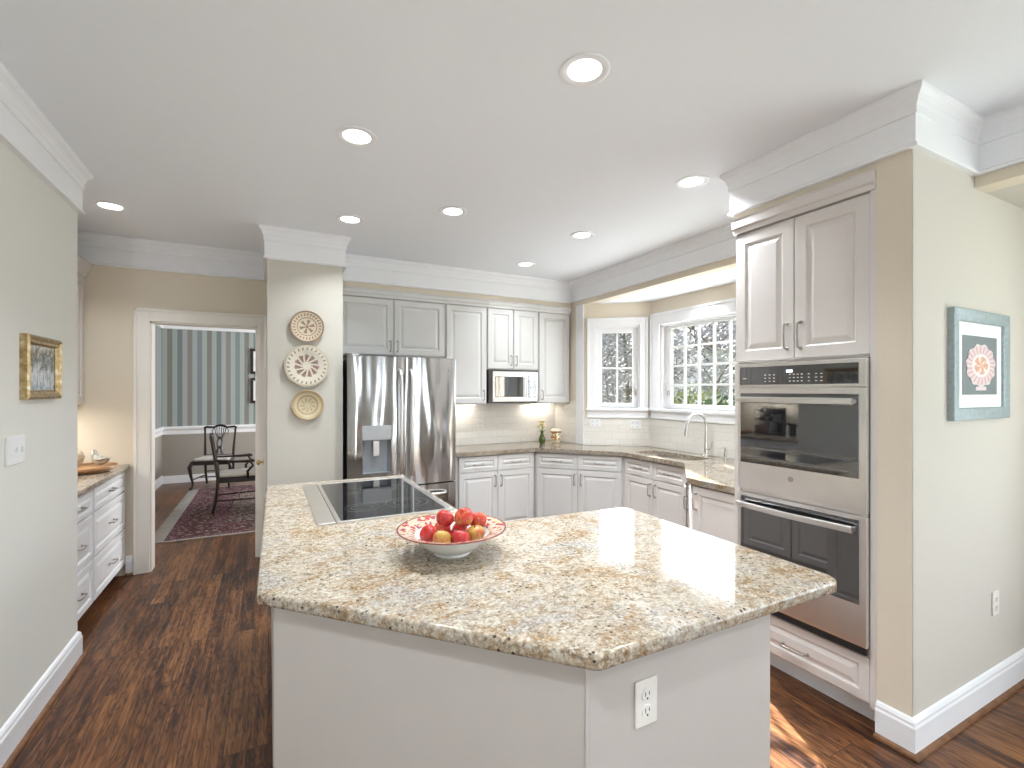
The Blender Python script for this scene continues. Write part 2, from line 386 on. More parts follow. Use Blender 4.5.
def rounded(poly, rad, seg=6):
    out = []; n = len(poly)
    for i in range(n):
        r = rad[i] if isinstance(rad, (list, tuple)) else rad
        p0, p, p1 = Vector(poly[i-1]), Vector(poly[i]), Vector(poly[(i+1) % n])
        if r <= 0: out.append(tuple(p)); continue
        a = (p0-p).normalized(); b = (p1-p).normalized(); ang = a.angle(b); d = r/math.tan(ang/2)
        c = p+(a+b).normalized()*(r/math.sin(ang/2)); s = p+a*d-c; e2 = p+b*d-c
        tot = s.angle(e2); sg = 1 if s.x*e2.y-s.y*e2.x > 0 else -1
        for k in range(seg+1):
            t = sg*tot*k/seg; out.append((c.x+s.x*math.cos(t)-s.y*math.sin(t), c.y+s.x*math.sin(t)+s.y*math.cos(t)))
    return out
def sweep(bm, path, prof, closed_prof=True):
    """prof: list of (out, z); 'out' to the right-hand side of the path (plan), mitred"""
    P = [Vector(p) for p in path]; rings = []
    for i, p in enumerate(P):
        def nrm(a, b): d = (b-a).normalized(); return Vector((d.y, -d.x))
        if i == 0: m = nrm(P[0], P[1])
        elif i == len(P)-1: m = nrm(P[-2], P[-1])
        else:
            n0, n1 = nrm(P[i-1], p), nrm(p, P[i+1]); m = (n0+n1); m = m/ m.dot(n0)
        rings.append([bm.verts.new((p.x+m.x*o, p.y+m.y*o, z)) for o, z in prof])
    n = len(prof)
    for a, b in zip(rings, rings[1:]):
        for k in range(n if closed_prof else n-1): bm.faces.new([a[k], a[(k+1) % n], b[(k+1) % n], b[k]])
    bm.faces.new(rings[0][::-1]); bm.faces.new(rings[-1])
    bmesh.ops.recalc_face_normals(bm, faces=bm.faces[:])
def panel(bm, x0, x1, z0, z1, y=0.0, t=.02, st=.058, flat=False):
    """raised-panel front facing -y; back at y+t"""
    if flat: rings = [(0, .002), (.003, 0)]
    else:
        k = min(1, (x1-x0)/.26, (z1-z0)/.20)
        s = st*k
        rings = [(0, .003), (.003, 0), (s-.004, 0), (s, .003), (s+.004, .009), (s+.012*k, .009), (s+.034*k, .002), (s+.036*k, .002)]
    prev = [bm.verts.new(p) for p in ((x0, y+t, z0), (x1, y+t, z0), (x1, y+t, z1), (x0, y+t, z1))]; bm.faces.new(prev)
    for ins, dy in rings:
        cur = [bm.verts.new(p) for p in ((x0+ins, y+dy, z0+ins), (x1-ins, y+dy, z0+ins), (x1-ins, y+dy, z1-ins), (x0+ins, y+dy, z1-ins))]
        for i in range(4): bm.faces.new([prev[i], prev[(i+1) % 4], cur[(i+1) % 4], cur[i]])
        prev = cur
    bm.faces.new(prev); bmesh.ops.recalc_face_normals(bm, faces=bm.faces[:])

def obj(name, bm, m, parent=None, smooth=False, label=None):
    me = bpy.data.meshes.new(name); bm.to_mesh(me); bm.free(); me.materials.append(M[m] if isinstance(m, str) else m)
    o = bpy.data.objects.new(name, me); COL.objects.link(o)
    if parent: o.parent = parent
    if smooth:
        me.polygons.foreach_set('use_smooth', [True]*len(me.polygons))
        try: me.set_sharp_from_angle(angle=R(40))
        except Exception: pass
        big = max((p.area for p in me.polygons), default=0)
        for p in me.polygons:
            if len(p.vertices) > 6 and p.area > .4*big: p.use_smooth = False
    if label: o['label'] = label
    return o
def thing(name, label, cat, loc=(0, 0, 0), rotz=0, group=None):
    o = bpy.data.objects.new(name, None); COL.objects.link(o); o.location = loc; o.rotation_euler = (0, 0, rotz)
    o.empty_display_size = .1; o['label'] = label; o['category'] = cat
    if group: o['group'] = group
    return o
def tag(o, label, cat, group=None):
    o['label'] = label; o['category'] = cat
    if group: o['group'] = group
    return o
def struct(name, bm, m, parent=None, smooth=False):
    o = obj(name, bm, m, parent, smooth)
    if not parent: o['kind'] = 'structure'
    return o
def copy_tree(o, parent=None):
    c = o.copy(); COL.objects.link(c)
    if parent: c.parent = parent
    for ch in list(o.children): copy_tree(ch, c)
    return c
def ang(p0, p1): return math.atan2(p1[1]-p0[1], p1[0]-p0[0])

def wall(name, p0, p1, z0, z1, m, thick=.12, holes=()):
    """front face on the line p0-p1 (p0 left as seen from the room), thickness away from the room"""
    L = math.hypot(p1[0]-p0[0], p1[1]-p0[1]); xs = sorted({0, L, *[h[0] for h in holes], *[h[1] for h in holes]}); zs = sorted({z0, z1, *[h[2] for h in holes], *[h[3] for h in holes]})
    solid = lambda i, j: 0 <= i < len(xs)-1 and 0 <= j < len(zs)-1 and not any(h[0]-1e-6 <= xs[i] < h[1]-1e-6 and h[2]-1e-6 <= zs[j] < h[3]-1e-6 for h in holes)
    bm = B()
    def q(*ps): bm.faces.new([bm.verts.new(p) for p in ps])
    for i in range(len(xs)-1):
        for j in range(len(zs)-1):
            if not solid(i, j): continue
            a, b, c, d = xs[i], xs[i+1], zs[j], zs[j+1]; t = thick
            q((a,0,c),(b,0,c),(b,0,d),(a,0,d)); q((b,t,c),(a,t,c),(a,t,d),(b,t,d))
            if not solid(i-1, j): q((a,t,c),(a,0,c),(a,0,d),(a,t,d))
            if not solid(i+1, j): q((b,0,c),(b,t,c),(b,t,d),(b,0,d))
            if not solid(i, j-1): q((a,t,c),(b,t,c),(b,0,c),(a,0,c))
            if not solid(i, j+1): q((a,0,d),(b,0,d),(b,t,d),(a,t,d))
    bmesh.ops.remove_doubles(bm, verts=bm.verts[:], dist=1e-5)
    o = struct(name, bm, m); o.location = (p0[0], p0[1], 0); o.rotation_euler = (0, 0, ang(p0, p1)); return o

# ------------------------------------------------------------------ ROOM SHELL
HC = 2.77          # main ceiling
HB = 2.478         # bay ceilings
XR = 3.13          # right kitchen wall line
YB = 4.93          # back wall line
TX, TY = 2.395, 1.0    # oven tower corner

bm = B(); box(bm, (-1.9, -4.1, -.06), (4.1, 10.0, 0)); struct('floor', bm, 'floor')
bm = B(); prism(bm, [(-1.9, -4.1), (3.0, -4.1), (3.0, 1.1), (XR+.1, 1.1), (XR+.1, YB+.02), (-1.9, YB+.02)], HC, HC+.08); struct('ceiling', bm, 'ceiling')
bm = B(); prism(bm, [(XR+.1, 1.75), (3.9, 1.75), (3.9, 4.4), (XR+.1, 4.4)], HB, HB+.08); struct('ceiling_bay', bm, 'ceiling')
bm = B(); prism(bm, [(2.99, -4.1), (4.1, -4.1), (4.1, 1.1), (2.99, 1.1)], HB+.002, HB+.08); struct('ceiling_breakfast', bm, 'wall_cream')
bm = B(); prism(bm, [(-1.9, YB+.13), (3.1, YB+.13), (3.1, 10.0), (-1.9, 10.0)], HC, HC+.08); struct('ceiling_dining', bm, 'ceiling')

# left wall mass (ends where the buffet alcove starts) and alcove
bm = B(); box(bm, (-1.77, -4.0, 0), (-.96, 3.52, HC)); struct('wall_left', bm, 'wall_gray')
wall('wall_alcove', (-1.65, 3.52), (-1.65, YB), 0, HC, 'wall_tan')
# door wall + back wall
DX0, DX1, DZ = -.88, -.09, 2.10
wall('wall_back', (-1.77, YB), (XR, YB), 0, HC, 'wall_tan', .13, [(DX0+1.77, DX1+1.77, 0, DZ)])
bm = B(); box(bm, (-.005, 4.10, 0), (.547, YB, HC)); struct('wall_column', bm, 'wall_cream')
# soffit over the back cabinets and beam over the bay
bm = B(); box(bm, (.547, 4.60, 2.475), (XR, YB, HC)); struct('wall_soffit', bm, 'wall_tan')
bm = B(); box(bm, (XR, 1.86, HB), (XR+.10, YB, HC)); struct('wall_beam', bm, 'wall_tan')
wall('wall_stub', (XR, YB), (XR, 4.34), 0, HB, 'wall_tan', .10)
BA, BB, BC_, BD = (XR, 4.335), (3.68, 3.89), (3.68, 2.25), (XR, 1.84)
L1 = math.hypot(BB[0]-BA[0], BB[1]-BA[1]); L2 = 1.64
wall('wall_bay_left', BA, BB, 0, HB, 'wall_tan', .12, [(.12, .60, 1.33, 2.23)])
wall('wall_bay', BB, BC_, 0, HB, 'wall_tan', .12, [(.150, 1.430, 1.33, 2.21)])
L3 = math.hypot(BD[0]-BC_[0], BD[1]-BC_[1])
wall('wall_bay_right', BC_, BD, 0, HB, 'wall_tan', .12, [(.12, L3-.10, 1.33, 2.23)])
# oven tower enclosure: tan strip + side wall, upper soffit
bm = B(); box(bm, (TX, TY, 0), (3.9, TY+.13, HC)); struct('wall_right', bm, 'wall_cream')
bm = B(); box(bm, (TX, TY+.131, 2.495), (XR+.1, 1.85, HC)); struct('wall_tower', bm, 'wall_tan')
bm = B(); box(bm, (3.0, TY+.132, 0), (XR+.1, 1.86, HC)); struct('wall_tower_back', bm, 'wall_tan')
bm = B(); box(bm, (2.98, -4.0, HB), (3.10, TY-.001, HC)); struct('wall_header', bm, 'wall_tan')
# tan painted front strip of the tower
bm = B(); box(bm, (TX-.003, TY+.0, 0), (TX+.004, TY+.131, HC)); struct('wall_tower_strip', bm, 'wall_tan')
# breakfast room right wall and rear wall (behind the camera), openings added for light
wall('wall_breakfast', (3.9, TY), (3.9, -4.0), 0, HB, 'wall_cream', .12, [(.5, 2.9, .6, 2.2)])
wall('wall_rear', (4.0, -4.0), (-1.7, -4.0), 0, HC, 'wall_cream', .12, [(1.1, 1.8, .3, 2.35), (4.52, 5.58, .3, 2.35)])
# dining room
wall('wall_dining_left', (-1.54, YB+.13), (-1.54, 9.47), 0, HC, 'wallpaper', .1)
wall('wall_dining_far', (-1.60, 9.47), (3.1, 9.47), 0, HC, 'wallpaper', .1)
wall('wall_dining_right', (3.0, 9.5), (3.0, YB+.13), 0, HC, 'wallpaper', .1, [(1.1, 3.0, .8, 2.35)])  # opening added for the unseen dining fill
bm = B(); box(bm, (-1.541, YB+.13, .12), (-1.53, 9.46, .82)); box(bm, (-1.54, 9.455, .12), (3.0, 9.465, .82)); struct('wall_wainscot', bm, 'wainscot')

# crown mouldings: frieze board + stepped crown
FZ = 2.53
CROWN = [(-.01, FZ), (.026, FZ), (.028, FZ+.012), (.018, FZ+.02), (.018, 2.665), (.024, 2.668), (.024, 2.70), (.030, 2.712), (.033, 2.725), (.042, 2.738), (.052, 2.748), (.056, 2.757), (.056, 2.772), (-.01, 2.772)]
def crown(n, path):
    bm = B(); sweep(bm, path, CROWN); struct('trim_%d' % n, bm, 'trim')
# paths run so that the room lies on the right-hand side
crown(1, [(-1.0, -3.99), (-.96, -3.99), (-.96, 3.52), (-1.65, 3.52), (-1.65, YB), (-.005, YB), (-.005, 4.10), (.547, 4.10), (.547, 4.60), (XR, 4.60), (XR, 1.85), (TX, 1.85), (TX, TY), (2.98, TY), (2.98, -3.99)][1:])
BASE = [(0, 0), (.018, 0), (.018, .118), (.014, .128), (.014, .138), (.008, .150), (.0, .155)]
SHOE = [(.018, 0), (.034, 0), (.034, .008), (.030, .016), (.018, .020)]
def baseb(name, path, mat='trim', shoe=True):
    bm = B(); sweep(bm, path, BASE); o = struct(name, bm, mat)
    if shoe: bm = B(); sweep(bm, path, SHOE); struct('shoe_moulding', bm, 'shoe', o)
baseb('baseboard_left', [(-.96, -3.9), (-.96, 3.52), (-1.02, 3.52)])
baseb('baseboard_door', [(-1.04, YB), (-.992, YB)])
baseb('baseboard_column', [(-.005, 4.89), (-.005, 4.10), (.547, 4.10)])
baseb('baseboard_right', [(TX-.003, 1.128), (TX-.003, TY), (3.88, TY)])
baseb('baseboard_dining', [(-1.54, YB+.16), (-1.54, 9.47), (2.98, 9.47)], shoe=False)
CHAIR = [(0, .80), (.018, .80), (.02, .86), (.04, .885), (.045, .91), (.03, .93), (0, .93)]
bm = B(); sweep(bm, [(-1.54, YB+.16), (-1.54, 9.47), (2.98, 9.47)], CHAIR); struct('trim_2', bm, 'trim')
bm = B(); sweep(bm, [(-1.54, YB+.16), (-1.54, 9.47), (2.98, 9.47)], CROWN); struct('trim_3', bm, 'trim')

# kitchen/dining door opening: casing with backband
def casing(bm, x0, x1, z0, z1, w, t=.02, bottom=False, wr=None):
    wr = wr or w
    def piece(a, b, band=True): box(bm, a, b, .003)
    box(bm, (x0-w, -t, z0), (x0, 0, z1+w), .003); box(bm, (x1, -t, z0), (x1+wr, 0, z1+w), .003)
    box(bm, (x0, -t, z1), (x1, 0, z1+w), .003)
    box(bm, (x0-w-.001, -t-.010, z0), (x0-w+.022, -t+.004, z1+w), .003)
    if wr == w: box(bm, (x1+w-.022, -t-.010, z0), (x1+w+.001, -t+.004, z1+w), .003)
    box(bm, (x0-w, -t-.010, z1+w-.022), (x1+wr, -t+.004, z1+w+.001), .003)
    if bottom: box(bm, (x0-w, -t, z0-w), (x1+w, 0, z0), .003)
bm = B(); casing(bm, DX0, DX1, 0, DZ, .105, wr=.068)
box(bm, (DX0, 0, 0), (DX0+.012, .13, DZ)); box(bm, (DX1-.012, 0, 0), (DX1, .13, DZ)); box(bm, (DX0, 0, DZ-.012), (DX1, .13, DZ))
o = struct('door_1', bm, 'cream_trim'); o.location = (0, YB, 0)
# narrow closet door standing against the column side, only its edge and knob show
o2 = struct('door_2', (lambda b: (box(b, (-.030, 4.34, .01), (-.008, 4.86, 2.12), .002), b)[1])(B()), 'cream_trim')
bm = B(); lathe(bm, [(0, 0), (.022, .0), (.022, .004), (.009, .008), (.009, .022), (.020, .030), (.024, .040), (.020, .050), (0, .054)], 20)
k = struct('door_knob', bm, 'brass', o2, True); k.location = (-.030, 4.42, .93); k.rotation_euler = (0, R(-90), 0)

# white jamb board at the edge of the bay opening
bm = B(); box(bm, (XR-.016, 4.335, .918), (XR+.0, 4.47, HB), .002); struct('trim_4', bm, 'trim')

# ------------------------------------------------------------------ windows
def window(n, p0, p1, ox0, ox1, oz0, oz1, fr, cols, rows, apron=1.22, w=.085, gt=None, glassb=None):
    L = math.hypot(p1[0]-p0[0], p1[1]-p0[1])
    root = bpy.data.objects.new('window_%d' % n, None); COL.objects.link(root); root['kind'] = 'structure'
    root.location = (p0[0], p0[1], 0); root.rotation_euler = (0, 0, ang(p0, p1))
    bm = B(); casing(bm, ox0, ox1, oz0, oz1, w)
    struct('window_casing', bm, 'trim', root)
    bm = B(); box(bm, (ox0-w-.01, -.045, oz0-.03), (ox1+w+.01, .10, oz0), .005)
    if apron: box(bm, (ox0-w, -.018, apron), (ox1+w, 0, oz0-.03), .003); box(bm, (ox0-w, -.024, apron), (ox1+w, 0, apron+.018), .003)
    struct('window_sill', bm, 'trim', root)
    bm = B()
    for a, b in (((ox0, 0, oz0), (ox0+.02, .12, oz1)), ((ox1-.02, 0, oz0), (ox1, .12, oz1)), ((ox0, 0, oz1-.02), (ox1, .12, oz1))): box(bm, a, b)
    gx0, gx1, gz0, gz1 = ox0+fr, ox1-fr, oz0+(glassb or .05), oz1-(gt or fr*.75)
    y0, y1 = .035, .075
    for a, b in (((ox0+.02, y0, oz0), (gx0, y1, oz1-.02)), ((gx1, y0, oz0), (ox1-.02, y1, oz1-.02)), ((gx0, y0, oz0), (gx1, y1, gz0)), ((gx0, y0, gz1), (gx1, y1, oz1-.02))): box(bm, a, b, .004)
    struct('window_sash', bm, 'trim', root)
    bm = B()
    for i in range(1, cols): x = gx0+(gx1-gx0)*i/cols; box(bm, (x-.010, y0+.004, gz0), (x+.010, y1-.01, gz1), .002)
    for j in range(1, rows): z = gz0+(gz1-gz0)*j/rows; box(bm, (gx0, y0+.005, z-.010), (gx1, y1-.009, z+.010), .002)
    struct('muntins', bm, 'trim', root)
    bm = B(); box(bm, (gx0, .056, gz0), (gx1, .060, gz1)); struct('glass_pane', bm, 'glass', root)
    return root
wr1 = window(1, BA, BB, .12, .60, 1.33, 2.23, .075, 2, 2, gt=.075)
wr2 = window(2, BB, BC_, .150, 1.430, 1.33, 2.21, .112, 6, 4, w=.125, gt=.05)
wr3 = window(3, BC_, BD, .12, L3-.10, 1.33, 2.23, .075, 2, 2)
for rt, x in ((wr1, .56), (wr2, .235)):
    bm = B(); box(bm, (x-.008, .018, 1.47), (x+.008, .036, 1.52), .003); tube(bm, [(x, .016, 1.50), (x, .002, 1.53), (x, -.002, 1.60)], .005, 8); struct('sash_lock', bm, 'pewter', rt)
window(4, (3.9, TY), (3.9, -4.0), .5, 2.9, .6, 2.2, .07, 6, 3, apron=None)  # invented breakfast window, out of view, for fill light and reflections
window(5, (4.0, -4.0), (-1.7, -4.0), 1.1, 1.8, .3, 2.35, .08, 2, 3, apron=None)  # invented rear window, kept narrow to streak the refrigerator reflection
window(7, (4.0, -4.0), (-1.7, -4.0), 4.52, 5.58, .3, 2.35, .08, 2, 3, apron=None)  # invented rear window, out of view, for the strongest rear fill
window(6, (3.0, 9.5), (3.0, YB+.13), 1.1, 3.0, .8, 2.35, .07, 4, 3, apron=None)  # invented dining window, out of view, for the dining fill

# backsplash tile slabs
def slab(name, p0, p1, z0, z1, m='tile', t=.010):
    bm = B(); L = math.hypot(p1[0]-p0[0], p1[1]-p0[1]); box(bm, (0, -t, z0), (L, 0, z1)); o = struct(name, bm, m)
    o.location = (p0[0], p0[1], 0); o.rotation_euler = (0, 0, ang(p0, p1)); return o
slab('trim_5', (1.50, YB), (XR, YB), .916, 1.376)
slab('trim_6', (XR, YB-.01), (XR, 4.47), .916, 1.40)
slab('trim_7', BA, BB, .916, 1.22)
slab('trim_8', BB, BC_, .916, 1.22)
slab('trim_9', BC_, BD, .916, 1.22)
bm = B(); box(bm, (-1.65, 3.53, .916), (-1.64, YB, 1.41)); struct('trim_10', bm, 'wall_cream')

# ------------------------------------------------------------------ CABINETS
def bar_handle(parent, x, y, z, L=.10, vert=True, m='pewter', out=.03):
    bm = B(); h = L/2; n = 8
    pts = []
    for i in range(n+1):
        s = -1+2*i/n; bow = out*(1-abs(s)**4*.0)*min(1, (1-abs(s))*6+0.0)
        pts.append((s*h, -bow))
    pts = [(-h, 0), (-h*.985, -out*.55), (-h*.90, -out*.92), (-h*.6, -out), (0, -out*1.04), (h*.6, -out), (h*.90, -out*.92), (h*.985, -out*.55), (h, 0)]
    P = [((x, y+b, z+a) if vert else (x+a, y+b, z)) for a, b in pts]
    tube(bm, P, [.0055, .0045, .005, .0048, .0045, .0048, .005, .0045, .0055], 8)
    for e in (-h, h):
        c = (x, y, z+e) if vert else (x+e, y, z)
        lathe(bm, [(0, 0), (.009, 0), (.009, .003), (.006, .006), (0, .007)], 12, c, axis='y')
    return obj('handle', bm, m, parent, True)

def cabinet(name, label, w, d, z0, z1, fronts, loc, rot=0, mat='cab', toe=True, cat='cabinet', group=None, x0=0, body_poly=None, hm='pewter', extra=None):
    t = thing(name, label, cat, (loc[0], loc[1], 0), rot, group)
    bm = B()
    if body_poly: prism(bm, body_poly, z0, z1)
    else: box(bm, (x0, .021, z0), (w, d, z1))
    obj('body', bm, mat, t)
    if toe:
        bm = B(); box(bm, (x0+.01, .085, 0), (w-.01, .10, z0)); obj('toe_kick', bm, 'trim', t)
    for f in fronts:
        kind, a, b, c, e, hd = f
        bm = B(); panel(bm, a+.002, b-.002, c, e); p = obj(kind, bm, mat, t)
        if hd:
            hx, hz, vert, L = hd; bar_handle(p, hx, 0, hz, L, vert, hm)
    return t
def dd(x0, x1, ztop=.862, zs=.705, zb=.115, split=None):
    """two drawers over two doors"""
    m = (x0+x1)/2
    return [('drawer', x0, m, zs+.003, ztop, ((x0+m)/2, (zs+ztop)/2, False, .10)), ('drawer', m, x1, zs+.003, ztop, ((m+x1)/2, (zs+ztop)/2, False, .10)),
            ('door', x0, m, zb, zs-.003, (m-.035, zs-.10, True, .11)), ('door', m, x1, zb, zs-.003, (m+.035, zs-.10, True, .11))]
G = 'white base cabinets under the perimeter worktop'
cabinet('base_cabinet', 'white two-door base cabinet with two drawers, directly right of the refrigerator', .985, .54, .10, .874, dd(.13, .975), (1.53, 4.365), 0, 'cab_back', group=G)
a0, a1 = (2.525, 4.365), (3.125, 3.685); Lb = math.hypot(a1[0]-a0[0], a1[1]-a0[1])
cabinet('base_cabinet', 'angled white base cabinet with two drawers, below the vase and painted jar', Lb, .40, .10, .874, dd(.005, Lb-.005), a0, ang(a0, a1), 'cab_back', group=G,
        body_poly=[(-.022, .018), (Lb+.02, .018), (Lb, .12), (Lb*.8, .40), (Lb*.2, .40), (0, .12)])
cabinet('base_cabinet', 'warm white base cabinet with two drawer fronts below the sink', .80, .50, .10, .70, dd(.01, .79), (3.13, 3.675), R(-90), 'cab', group=G)
c0, c1 = (3.125, 2.865), (2.625, 2.375); Ld = math.hypot(c1[0]-c0[0], c1[1]-c0[1])
cabinet('base_cabinet', 'narrow angled base cabinet stepping forward at the right end of the sink', Ld, .40, .10, .874,
        [('drawer', .01, Ld-.01, .708, .862, (Ld/2, .785, False, .11)), ('door', .01, Ld-.01, .115, .702, (.09, .60, True, .11))], c0, ang(c0, c1), 'cab', group=G,
        body_poly=[(-.012, .018), (Ld-.008, .018), (Ld-.01, .06), (Ld*.62, .24), (Ld*.2, .34), (0, .12)])
cabinet('base_cabinet', 'white single-door base cabinet beside the double oven', .50, .48, .10, .874,
        [('door', .01, .49, .115, .862, (.045, .76, True, .11))], (2.61, 2.362), R(-90), 'cab', group=G)

# upper cabinets on the back wall
G2 = 'white upper cabinets on the back wall'
def topmould(t, x0, x1, z=2.475, ret=None):
    bm = B(); P = [(x0, 0), (x1, 0)] if not ret else [(x0, 0), (x1, 0)]
    prof = [(-.02, z-.075), (.008, z-.075), (.010, z-.055), (.022, z-.040), (.024, z-.018), (.034, z-.008), (.034, z), (-.02, z)]
    sweep(bm, P, prof); obj('crown_moulding', bm, t.children[0].data.materials[0], t)
def upper(label, x0, x1, z0, fronts, y=4.585, z1=2.475, mold=True):
    w = x1-x0; t = thing('upper_cabinet', label, 'cabinet', (x0, y, 0), 0, G2)
    bm = B(); box(bm, (0, .021, z0), (w, YB-y-.001, z1)); obj('body', bm, 'cab_back', t)
    for (a, b, c, e, hd) in fronts:
        bm = B(); panel(bm, a-x0+.002, b-x0-.002, c, e); p = obj('door', bm, 'cab_back', t)
        if hd: bar_handle(p, hd[0]-x0, 0, hd[1], .10, True)
    topmould(t, 0, w, z1); return t
zt = 2.393
upper('white pair of short cabinet doors above the refrigerator', .55, 1.600, 1.85, [(.56, 1.075, 1.862, zt, (1.045, 1.945)), (1.08, 1.59, 1.862, zt, (1.112, 1.945))])
upper('tall single white upper cabinet between refrigerator and microwave', 1.602, 2.062, 1.376, [(1.61, 2.055, 1.385, zt, (2.02, 1.47))])
upper('white pair of upper cabinet doors above the microwave', 2.064, 2.690, 1.745, [(2.07, 2.375, 1.755, zt, (2.345, 1.845)), (2.379, 2.685, 1.755, zt, (2.408, 1.845))])
upper('white upper cabinet in the corner beside the small window', 2.692, 3.118, 1.376, [(2.70, 3.105, 1.385, zt, (2.735, 1.47))])
# light strip below the uppers
t = thing('cabinet_light', 'thin lit strip light under the upper cabinets by the refrigerator', 'light', (1.75, 4.84, 1.36), 0)
bm = B(); box(bm, (-.1, -.015, .001), (1.25, .015, .015), .002); obj('housing', bm, 'plastic_white', t)
for a, b in ((-.09, .28), (.98, 1.24)): bm = B(); box(bm, (a, -.010, -.003), (b, .010, .001)); obj('lens', bm, 'undercab', t)
light('cabinet_glow', 'AREA', (.07, 0, -.005), .5, (1, .94, .87), (0, .3, -1), .36, .03, t)
light('cabinet_glow', 'AREA', (1.1, 0, -.005), .5, (1, .94, .87), (0, .3, -1), .36, .03, t)

# tower: upper doors, oven, drawer
TW = 1.85-1.135
t = thing('tower_cabinet', 'tall white cabinet housing the double oven, paired doors on top and drawer at floor', 'cabinet', (TX, 1.85, 0), R(-90))
bm = B(); box(bm, (0, .021, .10), (TW-.022, .59, .355)); box(bm, (0, .021, 1.672), (TW-.022, .59, 2.494)); box(bm, (0, .0, .355), (.040, .59, 1.672)); box(bm, (TW-.022, .0, .10), (TW+.0035, .59, 2.494)); box(bm, (.04, .50, .355), (TW-.022, .59, 1.672))
obj('body', bm, 'cab', t)
bm = B(); box(bm, (.01, .085, 0), (TW-.003, .10, .10)); obj('toe_kick', bm, 'trim', t)
sp = 1.85-1.503
for a, b, hx in ((.005, sp, sp-.035), (sp, TW-.020, sp+.035)):
    bm = B(); panel(bm, a+.002, b-.002, 1.684, 2.405, st=.062); p = obj('door', bm, 'cab', t); bar_handle(p, hx, 0, 1.80, .13, True)
bm = B(); panel(bm, .007, TW-.024, .118, .318, st=.045); p = obj('drawer', bm, 'cab', t); bar_handle(p, TW*.49, 0, .20, .13, False)
bm = B(); sweep(bm, [(-.002, 0.002), (TW+.003, 0.002)], [(-.02, 2.412), (.014, 2.412), (.016, 2.436), (.026, 2.444), (.026, 2.485), (.032, 2.494), (-.02, 2.494)]); obj('crown_moulding', bm, 'cab', t)

# double wall oven
ov = thing('double_oven', 'stainless built-in double wall oven with black glass doors', 'oven', (TX-.032, 1.808, 0), R(-90))
OW = 1.808-1.158
bm = B(); box(bm, (.006, .030, .362), (OW-.006, .50, 1.664)); obj('chassis', bm, 'steel_flat', ov)
bm = B(); box(bm, (0, .004, 1.538), (OW, .031, 1.667), .004); obj('control_panel', bm, 'steel_flat', ov)
cp = ov.children[-1] if False else [c for c in ov.children if c.name.startswith('control_panel')][0]
bm = B(); box(bm, (.016, .0, 1.551), (OW-.030, .006, 1.648), .002); gp = obj('control_glass', bm, 'darkglass', cp)
bm = B(); box(bm, (.285, -.0012, 1.612), (.318, .0005, 1.626)); obj('clock_display', bm, 'display', cp)
for cl in ((.165, .19, .215), (.30, .32, .34, .36), (.395,), (.43, .455)):
    for cx in cl:
        for cz in (1.566, 1.583, 1.600):
            bm = B(); box(bm, (cx, -.0008, cz), (cx+.009, .0004, cz+.0045)); obj('touch_button', bm, 'plastic', cp)
bm = B(); box(bm, (.036, -.0008, 1.583), (.058, .0004, 1.588)); obj('nameplate', bm, 'plastic', cp)
def oven_door(z0, z1, gz0, gz1, hz, badge=None):
    bm = B(); box(bm, (0, .004, z0), (OW, .030, z1), .004); d = obj('oven_door', bm, 'steel_flat', ov)
    bm = B(); box(bm, (.020, .000, gz0), (OW-.030, .006, gz1), .002); obj('door_glass', bm, 'darkglass', d)
    bm = B(); box(bm, (.075, -.0012, gz0+.055), (OW-.085, .0002, gz1-.09)); 
    bm.free()
    bm = B(); prof = [(-.012, -.016), (.012, -.016), (.016, -.004), (.012, .012), (-.012, .012), (-.016, -.004)]
    pts = []
    n = 14
    rings = []
    for i in range(n+1):
        s = i/n; x = .028+(OW-.066)*s; bow = -.034-.016*(1-(2*s-1)**2)
        rings.append([bm.verts.new((x, bow+q*.8, hz+p)) for p, q in prof])
    for a, b in zip(rings, rings[1:]):
        for k in range(6): bm.faces.new([a[k], a[(k+1) % 6], b[(k+1) % 6], b[k]])
    bm.faces.new(rings[0][::-1]); bm.faces.new(rings[-1])
    for x in (.032, OW-.052): box(bm, (x, -.036, hz-.010), (x+.014, .004, hz+.010), .002)
    bmesh.ops.recalc_face_normals(bm, faces=bm.faces[:])
    obj('handle', bm, 'steel_flat', d, True)
    if badge:
        bm = B(); lathe(bm, [(.0, .0015), (.011, .0015), (.011, .003), (.0135, .003), (.0135, 0), (0, 0)], 24, (OW*.47, .004, badge), axis='y'); obj('badge', bm, 'pewter', d)
oven_door(.972, 1.532, 1.122, 1.505, 1.470, 1.068)
oven_door(.368, .955, .555, .935, .895)
bm = B(); box(bm, (.004, .006, .335), (OW-.004, .022, .362)); obj('vent_gap', bm, 'blackmatte', ov)

